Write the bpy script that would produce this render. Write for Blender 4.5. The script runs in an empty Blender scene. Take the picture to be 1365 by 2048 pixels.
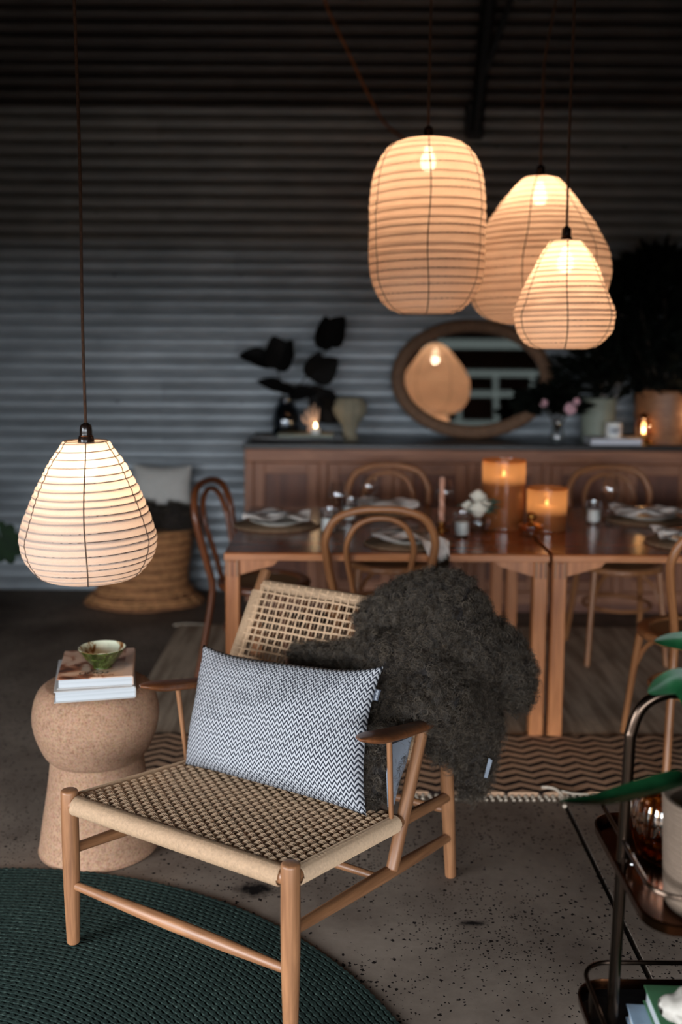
import bpy, math, random
import numpy as np
from mathutils import Vector, Matrix
random.seed(7); RNG = np.random.default_rng(7)
scene = bpy.context.scene
COL = scene.collection
PI = math.pi

# ------------------------------------------------------------------ camera
EYE = Vector((0, 0, 1.53))
pitch, roll = math.atan(0.125), math.radians(0.35)
fwd = Vector((0, math.cos(pitch), -math.sin(pitch)))
up0 = Vector((0, math.sin(pitch), math.cos(pitch)))
right = math.cos(roll) * Vector((1, 0, 0)) + math.sin(roll) * up0
up = -math.sin(roll) * Vector((1, 0, 0)) + math.cos(roll) * up0
cd = bpy.data.cameras.new('camera')
cd.sensor_fit = 'VERTICAL'; cd.sensor_height = 36; cd.sensor_width = 24
cd.lens = 2000 / 2048 * 36
cd.shift_y = -84 / 2048
cd.clip_start = 0.05
cd.dof.use_dof = True; cd.dof.focus_distance = 2.42; cd.dof.aperture_fstop = 1.5
cam = bpy.data.objects.new('camera', cd); COL.objects.link(cam)
m = Matrix((right, up, -fwd)).transposed().to_4x4(); m.translation = EYE
cam.matrix_world = m
scene.camera = cam

# ------------------------------------------------------------------ sky, exposure
SKY = 18.0
w = bpy.data.worlds.new('overcast_sky'); scene.world = w; w.use_nodes = True
bg = w.node_tree.nodes['Background']
bg.inputs['Color'].default_value = (0.86, 0.93, 1.0, 1); bg.inputs['Strength'].default_value = SKY
vs = scene.view_settings
vs.view_transform = 'Standard'; vs.look = 'None'; vs.gamma = 1; vs.use_curve_mapping = False
vs.exposure = 0.0
LAMP_W = 2.5
try:
    scene.cycles.use_denoising = True
    scene.cycles.max_bounces = 10; scene.cycles.transparent_max_bounces = 16
    scene.cycles.caustics_reflective = False; scene.cycles.caustics_refractive = False
    scene.cycles.sample_clamp_indirect = 4.0
except Exception:
    pass
def portal(name, loc, rot, sx, sy):      # guides the sampling of the sky through an opening; gives no light itself
    l = bpy.data.lights.new(name, 'AREA'); l.shape = 'RECTANGLE'; l.size = sx; l.size_y = sy
    l.cycles.is_portal = True
    o = bpy.data.objects.new(name, l); COL.objects.link(o); o.location = loc; o.rotation_euler = rot
REAR_Y, LEFT_X, RIGHT_X, WALL_Y, ROOF_Z = -2.6, -2.55, 4.2, 6.14, 4.95
DOOR_R = (-2.3, 2.6, 1.70)        # rear opening x0, x1, height
DOOR_L = (-.9, 1.6, 1.68)        # left opening y0, y1, height
portal('rear_door_portal', ((DOOR_R[0]+DOOR_R[1])/2, REAR_Y-.05, DOOR_R[2]/2), (PI/2, 0, 0), DOOR_R[1]-DOOR_R[0], DOOR_R[2])
portal('side_door_portal', (LEFT_X-.05, (DOOR_L[0]+DOOR_L[1])/2, DOOR_L[2]/2), (PI/2, 0, -PI/2), DOOR_L[1]-DOOR_L[0], DOOR_L[2])

# ------------------------------------------------------------------ materials
def lin(r, g, b):
    f = lambda c: c/12.92 if c <= .04045 else ((c+.055)/1.055)**2.4
    return (f(r/255), f(g/255), f(b/255), 1)
class Mat:
    def __init__(s, name):
        s.m = bpy.data.materials.new(name); s.m.use_nodes = True
        s.nt = s.m.node_tree; s.b = s.nt.nodes['Principled BSDF']; s.out = s.nt.nodes['Material Output']
    def n(s, t, **k):
        x = s.nt.nodes.new(t)
        for a, v in k.items():
            if a in x.inputs.keys() and not hasattr(type(x), a): x.inputs[a].default_value = v
            else: setattr(x, a, v)
        return x
    def l(s, a, b): s.nt.links.new(a, b)
    def val(s, **k):
        for a, v in k.items(): s.b.inputs[a.replace('_', ' ')].default_value = v
        return s
    def coord(s, kind='Object', scale=(1, 1, 1), rot=(0, 0, 0)):
        if kind == 'grain':
            a = s.n('ShaderNodeAttribute'); a.attribute_name = 'grain'; o = a.outputs['Vector']
        else:
            o = s.n('ShaderNodeTexCoord').outputs[kind]
        mp = s.n('ShaderNodeMapping'); mp.inputs['Scale'].default_value = scale; mp.inputs['Rotation'].default_value = rot
        s.l(o, mp.inputs['Vector']); return mp.outputs['Vector']
    def noise(s, vec, scale=5, detail=4, rough=.55, dist=0):
        x = s.n('ShaderNodeTexNoise'); x.inputs['Scale'].default_value = scale; x.inputs['Detail'].default_value = detail
        x.inputs['Roughness'].default_value = rough; x.inputs['Distortion'].default_value = dist
        s.l(vec, x.inputs['Vector']); return x.outputs['Fac']
    def ramp(s, fac, stops, interp='LINEAR'):
        x = s.n('ShaderNodeValToRGB'); x.color_ramp.interpolation = interp
        e = x.color_ramp.elements
        while len(e) < len(stops): e.new(.5)
        for i, (p, c) in enumerate(stops): e[i].position = p; e[i].color = c
        s.l(fac, x.inputs['Fac']); return x.outputs['Color']
    def math(s, op, a, b=None, c=None):
        x = s.n('ShaderNodeMath'); x.operation = op
        for i, v in enumerate((a, b, c)):
            if v is None: continue
            if isinstance(v, (int, float)): x.inputs[i].default_value = v
            else: s.l(v, x.inputs[i])
        return x.outputs[0]
    def mix(s, fac, a, b, blend='MIX'):
        x = s.n('ShaderNodeMix'); x.data_type = 'RGBA'; x.blend_type = blend
        for sock, v in ((x.inputs['Factor'], fac), (x.inputs[6], a), (x.inputs[7], b)):
            if isinstance(v, (int, float)): sock.default_value = v
            elif isinstance(v, tuple): sock.default_value = v
            else: s.l(v, sock)
        return x.outputs[2]
    def color(s, c):
        if isinstance(c, tuple): s.b.inputs['Base Color'].default_value = c
        else: s.l(c, s.b.inputs['Base Color'])
        return s
    def bump(s, h, strength=.3, dist=.01):
        x = s.n('ShaderNodeBump'); x.inputs['Strength'].default_value = strength; x.inputs['Distance'].default_value = dist
        s.l(h, x.inputs['Height']); s.l(x.outputs['Normal'], s.b.inputs['Normal']); return s
    def sep(s, vec):
        x = s.n('ShaderNodeSeparateXYZ'); s.l(vec, x.inputs[0]); return x.outputs
MT = {}
def plain(name, c, rough=.5, metal=0, var=.25, scale=30, bump=0, spec=.5, kind='Object'):
    m = Mat(name); v = m.coord(kind); f = m.noise(v, scale, 5)
    d = tuple(x*(1-var) for x in c[:3])+(1,); h = tuple(min(1, x*(1+var)) for x in c[:3])+(1,)
    m.color(m.ramp(f, [(.3, d), (.7, h)])); m.val(Roughness=rough, Metallic=metal, Specular_IOR_Level=spec)
    if bump: m.bump(f, bump, .005)
    MT[name] = m.m; return m
def wood(name, dark, light, rough=.4, s=(55, 55, 4), spec=.5, bump=.08):
    m = Mat(name); v = m.coord('grain', s); f = m.noise(v, 1, 6, .65, .6)
    v2 = m.coord('grain', (s[0]*3.5, s[1]*3.5, s[2]*1.6)); f2 = m.noise(v2, 1, 3)
    c = m.ramp(f, [(.28, dark), (.72, light)])
    c = m.mix(.45, c, m.ramp(f2, [(.35, (.62, .58, .55, 1)), (.6, (1, 1, 1, 1))]), 'MULTIPLY')
    m.color(c); m.val(Roughness=rough, Specular_IOR_Level=spec); m.bump(f2, bump, .003); MT[name] = m.m
wood('oak', lin(110, 72, 47), lin(160, 112, 76), .42)
wood('oak_arm', lin(92, 54, 32), lin(134, 82, 48), .32)
wood('cherry', lin(158, 94, 54), lin(204, 134, 84), .34, (30, 30, 3))
wood('cherry_top', lin(124, 64, 34), lin(168, 94, 52), .2, (22, 22, 2), .4, .03)
wood('bentwood', lin(134, 84, 50), lin(180, 122, 78), .35, (60, 60, 4))
wood('bentwood_dark', lin(92, 48, 26), lin(130, 74, 42), .32, (60, 60, 4))
wood('old_wood', lin(122, 74, 50), lin(178, 120, 86), .5, (26, 26, 3))
wood('old_wood_panel', lin(86, 46, 31), lin(130, 78, 54), .5, (26, 26, 3))
wood('pale_frame', lin(196, 190, 172), lin(224, 218, 200), .6, (30, 30, 3))
wood('turned_wood', lin(122, 78, 50), lin(172, 118, 80), .5, (12, 12, 40))
plain('cord', lin(190, 158, 126), .75, var=.18, scale=160)
plain('cord_light', lin(174, 145, 116), .75, var=.15, scale=160)
# cork
m = Mat('cork'); v = m.coord('Object'); f = m.noise(v, 150, 3, .7); g = m.noise(v, 45, 4)
vo = m.n('ShaderNodeTexVoronoi'); vo.inputs['Scale'].default_value = 230; m.l(v, vo.inputs['Vector'])
c = m.ramp(f, [(.3, lin(108, 76, 57)), (.52, lin(152, 118, 94)), (.75, lin(172, 138, 112))])
c = m.mix(.12, c, vo.outputs['Color'], 'SOFT_LIGHT'); c = m.mix(.3, c, m.ramp(g, [(.35, lin(128, 95, 75)), (.65, lin(162, 128, 104))]))
m.color(c); m.val(Roughness=.85, Specular_IOR_Level=.2); m.bump(f, .25, .002); MT['cork'] = m.m
# corrugated steel
def steel(name, a, b):
    m = Mat(name); v = m.coord('Object', (.35, 1, 1.2)); f = m.noise(v, 3.5, 6, .62); f2 = m.noise(m.coord('Object', (1, 1, 9)), 6, 5)
    c = m.ramp(f, [(.3, a), (.7, b)]); c = m.mix(.35, c, m.ramp(f2, [(.3, (.5, .48, .46, 1)), (.6, (1, 1, 1, 1))]), 'MULTIPLY')
    m.color(c); m.val(Roughness=.5, Metallic=.4, Specular_IOR_Level=.4); MT[name] = m.m
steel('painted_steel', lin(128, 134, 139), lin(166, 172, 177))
steel('shaded_steel', lin(108, 108, 108), lin(140, 139, 137))  # upper row: darker tone above the seam, with the high wall's shade painted in
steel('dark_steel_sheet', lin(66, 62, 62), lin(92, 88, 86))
# concrete
m = Mat('concrete'); v = m.coord('Object'); f = m.noise(v, 1.6, 8, .6, .4); f2 = m.noise(v, 22, 6, .7)
c = m.ramp(f, [(.3, lin(92, 79, 70)), (.55, lin(130, 116, 104)), (.8, lin(156, 142, 129))])
c = m.mix(.35, c, m.ramp(f2, [(.3, (.55, .53, .5, 1)), (.65, (1, 1, 1, 1))]), 'MULTIPLY')
def specks(scale, size, rar, dens_scale):
    global c
    vo = m.n('ShaderNodeTexVoronoi'); vo.inputs['Scale'].default_value = scale; vo.inputs['Randomness'].default_value = 1
    wv = m.n('ShaderNodeVectorMath'); wv.operation = 'ADD'
    nz = m.n('ShaderNodeTexNoise'); nz.inputs['Scale'].default_value = scale*2.2; m.l(v, nz.inputs['Vector'])
    sc = m.n('ShaderNodeVectorMath'); sc.operation = 'SCALE'; sc.inputs['Scale'].default_value = .9/scale; m.l(nz.outputs['Color'], sc.inputs[0])
    m.l(v, wv.inputs[0]); m.l(sc.outputs[0], wv.inputs[1]); m.l(wv.outputs[0], vo.inputs['Vector'])
    near = m.math('LESS_THAN', vo.outputs['Distance'], size)
    sp = m.sep(vo.outputs['Color']); dn = m.noise(v, dens_scale, 3)
    pick = m.math('LESS_THAN', sp[0], m.math('MULTIPLY', m.math('SUBTRACT', dn, .36), rar))
    c = m.mix(m.math('MULTIPLY', near, pick), c, lin(24, 18, 16))
specks(62, .30, 1.6, 1.7); specks(110, .30, 1.9, 2.3)
# dark oil stains on the slab
for (sx, sy, rx, ry) in ((-.235, 2.66, .075, .05), (.36, 2.50, .045, .016), (-1.9, 3.9, .3, .15)):
    mp = m.n('ShaderNodeMapping'); mp.vector_type = 'TEXTURE'; mp.inputs['Location'].default_value = (sx, sy, 0); mp.inputs['Scale'].default_value = (rx, ry, 1)
    m.l(v, mp.inputs['Vector']); ln = m.n('ShaderNodeVectorMath'); ln.operation = 'LENGTH'; m.l(mp.outputs[0], ln.inputs[0])
    d = m.math('ADD', ln.outputs['Value'], m.math('MULTIPLY', m.noise(v, 40, 4), 1.2))
    k = m.ramp(d, [(.0, (1, 1, 1, 1)), (1.0, (0, 0, 0, 1))]); k = m.ramp(m.math('MULTIPLY', d, .6), [(.55, (1, 1, 1, 1)), (.95, (0, 0, 0, 1))])
    c = m.mix(k, c, lin(20, 16, 15))
m.color(c); m.val(Roughness=.8, Specular_IOR_Level=.12); m.bump(f2, .12, .004); MT['concrete'] = m.m
plain('groove_dirt', lin(24, 20, 18), .95)
plain('gravel', lin(46, 42, 38), .95, scale=12)
plain('roof_dark', lin(40, 36, 34), .8, scale=4)
# linen lamp shade: thin woven cloth that lets light through
def shade_mat(name, base, trans, see):
    m = Mat(name); v = m.coord('Object', (1, 1, 1)); f = m.noise(m.coord('Object', (260, 260, 900)), 1, 2); f2 = m.noise(v, 26, 4)
    c = m.mix(.35, base, m.ramp(f, [(.25, (.8, .76, .72, 1)), (.6, (1, 1, 1, 1))]), 'MULTIPLY')
    c2 = m.mix(.45, trans, m.ramp(f, [(.25, (.76, .72, .68, 1)), (.6, (1, 1, 1, 1))]), 'MULTIPLY')
    c2 = m.mix(.3, c2, m.ramp(f2, [(.3, (.82, .79, .76, 1)), (.6, (1, 1, 1, 1))]), 'MULTIPLY')
    d = m.n('ShaderNodeBsdfDiffuse'); t = m.n('ShaderNodeBsdfTranslucent'); p = m.n('ShaderNodeBsdfTransparent')
    m.l(c, d.inputs['Color']); m.l(c2, t.inputs['Color'])
    a = m.n('ShaderNodeMixShader'); a.inputs[0].default_value = .55; m.l(d.outputs[0], a.inputs[1]); m.l(t.outputs[0], a.inputs[2])
    b = m.n('ShaderNodeMixShader'); b.inputs[0].default_value = see; m.l(a.outputs[0], b.inputs[1]); m.l(p.outputs[0], b.inputs[2])
    m.l(b.outputs[0], m.out.inputs['Surface']); MT[name] = m.m
shade_mat('linen_shade', lin(236, 220, 208), lin(248, 226, 210), .05)
shade_mat('linen_shade_warm', lin(236, 212, 192), lin(249, 216, 190), .05)
plain('wire_rib', lin(96, 74, 60), .8, var=.2, scale=80)
plain('bakelite', lin(34, 24, 20), .18)
plain('lamp_flex', lin(74, 48, 32), .9, var=.6, scale=300)
plain('copper_ring', lin(150, 92, 60), .3, 1)
def emit(name, col, st):
    m = Mat(name); e = m.n('ShaderNodeEmission'); e.inputs['Color'].default_value = col; e.inputs['Strength'].default_value = st
    m.l(e.outputs[0], m.out.inputs['Surface']); MT[name] = m.m
m = Mat('skylit_bar'); t = m.n('ShaderNodeBsdfTranslucent'); t.inputs['Color'].default_value = (.012, .0135, .012, 1); m.l(t.outputs[0], m.out.inputs['Surface']); MT['skylit_bar'] = m.m  # weak translucency added so the mirrored window bars glow
emit('bulb_glow', (1, .78, .5, 1), 25)
emit('flame_glow', (1, .66, .32, 1), 30)
# pillow weave: chevron rows of pale and black yarn
m = Mat('chevron_weave'); uv = m.coord('UV', (1, 1, 1)); xs = m.sep(uv)
nz = m.noise(m.coord('UV', (70, 70, 1)), 1, 3); wob = m.math('MULTIPLY', m.math('SUBTRACT', nz, .5), .16)
tri = m.math('PINGPONG', m.math('MULTIPLY', xs[0], 42 * 2), 1.0)        # zigzag across
rows = m.math('ADD', m.math('MULTIPLY', xs[1], 44), m.math('MULTIPLY', tri, -.85))
fr = m.math('FRACT', m.math('ADD', rows, wob)); band = m.math('ABSOLUTE', m.math('SUBTRACT', fr, .5))
fl = m.noise(m.coord('UV', (160, 160, 1)), 1, 2)
k = m.ramp(m.math('ADD', band, m.math('MULTIPLY', m.math('SUBTRACT', fl, .5), .28)), [(.19, lin(44, 46, 54)), (.28, lin(186, 186, 189))])
k = m.mix(.5, k, m.ramp(m.noise(m.coord('UV', (320, 320, 1)), 1, 2), [(.25, (.62, .62, .64, 1)), (.6, (1, 1, 1, 1))]), 'MULTIPLY')
m.color(k); m.val(Roughness=.9, Specular_IOR_Level=.15); m.bump(band, .9, .004); MT['chevron_weave'] = m.m
plain('tag_cloth', lin(56, 60, 70), .9)
plain('tag_print', lin(190, 194, 200), .9)
# wool
m = Mat('wool'); inf = m.n('ShaderNodeHairInfo')
m.color(m.ramp(inf.outputs['Random'], [(0, lin(34, 28, 23)), (.6, lin(58, 49, 41)), (1, lin(108, 95, 80))])); m.val(Roughness=.4, Specular_IOR_Level=.35); MT['wool'] = m.m
plain('hide_dark', lin(36, 30, 27), .9)
plain('suede', lin(126, 132, 142), .9, var=.12, scale=18)
# rugs
m = Mat('braided_green'); v = m.coord('Object'); f = m.noise(v, 130, 3, .7); g = m.noise(v, 3, 4)
c = m.ramp(f, [(.3, lin(18, 26, 24)), (.55, lin(36, 50, 45)), (.82, lin(80, 92, 84))])
c = m.mix(.5, c, m.ramp(g, [(.35, (.55, .58, .58, 1)), (.65, (1, 1, 1, 1))]), 'MULTIPLY')
m.color(c); m.val(Roughness=.92, Specular_IOR_Level=.15); m.bump(f, .5, .003); MT['braided_green'] = m.m
m = Mat('jute'); v = m.coord('Object'); f = m.noise(v, 60, 5, .7)
st = m.noise(m.coord('Object', (14, 1, 1)), 1.6, 3)
c = m.ramp(st, [(.32, lin(150, 128, 108)), (.62, lin(212, 190, 166))]); c = m.mix(.5, c, m.ramp(f, [(.3, (.6, .57, .54, 1)), (.65, (1, 1, 1, 1))]), 'MULTIPLY')
m.color(c); m.val(Roughness=.95, Specular_IOR_Level=.1); m.bump(f, .2, .003); MT['jute'] = m.m
m = Mat('zigzag_weave'); v = m.coord('Object'); xs = m.sep(v); f = m.noise(v, 70, 4, .7); wv = m.noise(v, 9, 3)
tri = m.math('PINGPONG', m.math('MULTIPLY', xs[0], 1/.059), 1.0)
rows = m.math('ADD', m.math('ADD', m.math('MULTIPLY', xs[1], 1/.054), m.math('MULTIPLY', tri, .62)), m.math('MULTIPLY', wv, .5))
fr = m.math('FRACT', rows)
k = m.ramp(fr, [(.34, lin(36, 26, 24)), (.42, lin(182, 146, 118)), (.93, lin(182, 146, 118)), (1, lin(36, 26, 24))])
k = m.mix(.5, k, m.ramp(f, [(.3, (.62, .58, .55, 1)), (.6, (1, 1, 1, 1))]), 'MULTIPLY')
m.color(k); m.val(Roughness=.95, Specular_IOR_Level=.1); m.bump(m.math('ADD', fr, f), .5, .006); MT['zigzag_weave'] = m.m
plain('fringe_wool', lin(176, 160, 142), .95, scale=120)
# glass and pottery
def thin_glass(name, col, amt=.06, rough=0.0):
    m = Mat(name); t = m.n('ShaderNodeBsdfTransparent'); t.inputs['Color'].default_value = col
    g = m.n('ShaderNodeBsdfGlossy'); g.inputs['Roughness'].default_value = rough
    fr = m.n('ShaderNodeLayerWeight'); fr.inputs['Blend'].default_value = .25
    a = m.math('ADD', m.math('MULTIPLY', fr.outputs['Facing'], .55), amt)
    x = m.n('ShaderNodeMixShader'); m.l(a, x.inputs[0]); m.l(t.outputs[0], x.inputs[1]); m.l(g.outputs[0], x.inputs[2])
    m.l(x.outputs[0], m.out.inputs['Surface']); MT[name] = m.m
thin_glass('clear_glass', (.97, .98, .98, 1), .08)
thin_glass('smoke_glass', (.45, .5, .55, 1), .08)
thin_glass('amber_glass', (.99, .74, .44, 1), .26, .03)
def frosted(name, base, trans):
    m = Mat(name); d = m.n('ShaderNodeBsdfDiffuse'); t = m.n('ShaderNodeBsdfTranslucent'); g = m.n('ShaderNodeBsdfGlossy'); p = m.n('ShaderNodeBsdfTransparent')
    d.inputs['Color'].default_value = base; t.inputs['Color'].default_value = trans; g.inputs['Roughness'].default_value = .08; p.inputs['Color'].default_value = trans
    a = m.n('ShaderNodeMixShader'); a.inputs[0].default_value = .6; m.l(d.outputs[0], a.inputs[1]); m.l(t.outputs[0], a.inputs[2])
    b = m.n('ShaderNodeMixShader'); b.inputs[0].default_value = .18; m.l(a.outputs[0], b.inputs[1]); m.l(p.outputs[0], b.inputs[2])
    c = m.n('ShaderNodeMixShader'); c.inputs[0].default_value = .06; m.l(b.outputs[0], c.inputs[1]); m.l(g.outputs[0], c.inputs[2])
    m.l(c.outputs[0], m.out.inputs['Surface']); MT[name] = m.m
frosted('amber_frosted', lin(150, 100, 64), lin(222, 172, 124))
plain('candle_wax', lin(226, 206, 176), .5, var=.08)
plain('white_wax_and_glint', lin(238, 236, 230), .5, var=.06)  # real candle white, also the painted doorway reflection in the tumblers
m = Mat('mirror_glass'); m.val(Metallic=1.0, Roughness=.0); m.color((.86, .86, .86, 1)); MT['mirror_glass'] = m.m
# glazed bowl
m = Mat('green_glaze'); v = m.coord('Object'); f = m.noise(v, 36, 4, .6, 1.5); xs = m.sep(v)
m.color(m.ramp(f, [(.3, lin(26, 34, 14)), (.55, lin(52, 64, 24)), (.75, lin(102, 112, 62))])); m.val(Roughness=.14, Coat_Weight=.5, Coat_Roughness=.08); MT['green_glaze'] = m.m
m = Mat('cream_glaze'); v = m.coord('Object', (1, 1, .6)); f = m.noise(v, 26, 4, .6, 1.2)
m.color(m.ramp(f, [(.36, lin(112, 70, 38)), (.46, lin(150, 120, 84)), (.52, lin(196, 200, 176)), (.8, lin(210, 208, 186))])); m.val(Roughness=.14, Coat_Weight=.5); MT['cream_glaze'] = m.m
# books
plain('page_edge', lin(214, 214, 212), .85, var=.06, scale=90)
m = Mat('pages'); v = m.coord('Object', (1, 1, 420)); f = m.noise(v, 1, 2)
m.color(m.ramp(f, [(.3, lin(160, 163, 166)), (.6, lin(184, 186, 188))])); m.val(Roughness=.85); MT['pages'] = m.m
m = Mat('photo_cover'); v = m.coord('Object', (1, 1, 1)); f = m.noise(v, 13, 4, .5, .8); g = m.noise(v, 6, 3)
c = m.ramp(f, [(.32, lin(54, 30, 22)), (.44, lin(150, 92, 62)), (.52, lin(206, 168, 142)), (.66, lin(212, 182, 160)), (.8, lin(120, 112, 118))])
m.color(c); m.val(Roughness=.3); MT['photo_cover'] = m.m
plain('cover_pink', lin(206, 178, 160), .4, var=.08); plain('cover_white', lin(176, 174, 172), .4, var=.06)
plain('cover_green', lin(74, 122, 86), .4, var=.1); plain('cover_blue', lin(150, 172, 192), .4, var=.08)
plain('ink', lin(60, 48, 42), .6); plain('ink_brown', lin(120, 78, 54), .6)
# metals, plants, cloth
plain('brass_dark', lin(80, 66, 56), .24, 1, var=.12); plain('tray_bronze', lin(96, 60, 38), .22, 1, var=.15); plain('tray_black', lin(24, 22, 22), .12)
plain('steel_cutlery', lin(190, 190, 190), .2, 1, var=.05); plain('black_cutlery', lin(24, 24, 26), .3)
plain('copper_candle', lin(206, 150, 124), .5, var=.12); plain('brass_bright', lin(170, 120, 60), .22, 1, var=.1)
plain('linen_napkin', lin(224, 214, 206), .95, var=.12, scale=60); plain('plate_glaze', lin(196, 190, 180), .25, var=.05)
plain('placemat_weave', lin(140, 112, 86), .95, var=.35, scale=90, bump=.6)
def leafmat(name, a, b, rough=.35, spec=.08):
    m = Mat(name); f = m.noise(m.coord('Object'), 14, 4); m.color(m.ramp(f, [(.3, a), (.7, b)])); m.val(Roughness=rough, Specular_IOR_Level=spec); MT[name] = m.m
leafmat('leaf_green', lin(10, 42, 22), lin(24, 72, 40), .35, .22); leafmat('leaf_dark', lin(9, 11, 9), lin(18, 22, 17), .7); leafmat('leaf_black', lin(12, 11, 11), lin(20, 18, 17), .6)
leafmat('leaf_sage', lin(70, 96, 84), lin(110, 132, 118), .6); leafmat('leaf_monstera', lin(14, 26, 14), lin(26, 44, 22), .6)
plain('petal_white', lin(232, 224, 206), .7, var=.06); plain('petal_pink', lin(206, 160, 168), .7, var=.1); plain('stem_brown', lin(58, 46, 34), .8)
plain('pot_sage', lin(134, 140, 126), .6, var=.12, scale=10); plain('coral_cream', lin(136, 128, 108), .8, var=.15, scale=14, bump=.4); plain('plaster_blush', lin(206, 172, 148), .7)
plain('ribbed_fabric', lin(106, 88, 73), .85, var=.1, scale=60); plain('shell_white', lin(160, 152, 142), .6, var=.2, scale=40, bump=.4); plain('wicker', lin(182, 128, 82), .8, var=.35, scale=60)
plain('wicker_dark', lin(140, 92, 58), .8, var=.35, scale=60); plain('rattan_frame', lin(108, 78, 56), .75, var=.3, scale=50, bump=.4); plain('cushion_white', lin(190, 186, 180), .9, var=.06)
plain('fur_dark', lin(40, 32, 28), .95, var=.3, scale=90); plain('seat_cane', lin(150, 112, 74), .7, var=.2, scale=200); plain('rope', lin(160, 98, 56), .9, var=.3, scale=200)
plain('black_steel', lin(22, 20, 20), .5); plain('screw_rust', lin(46, 36, 32), .6); plain('book_spine_white', lin(206, 206, 214), .5, var=.05)
plain('dark_board', lin(46, 30, 23), .6, scale=8); plain('caster_rubber', lin(20, 20, 20), .6); plain('tray_dark_wood', lin(26, 20, 18), .35)

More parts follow.
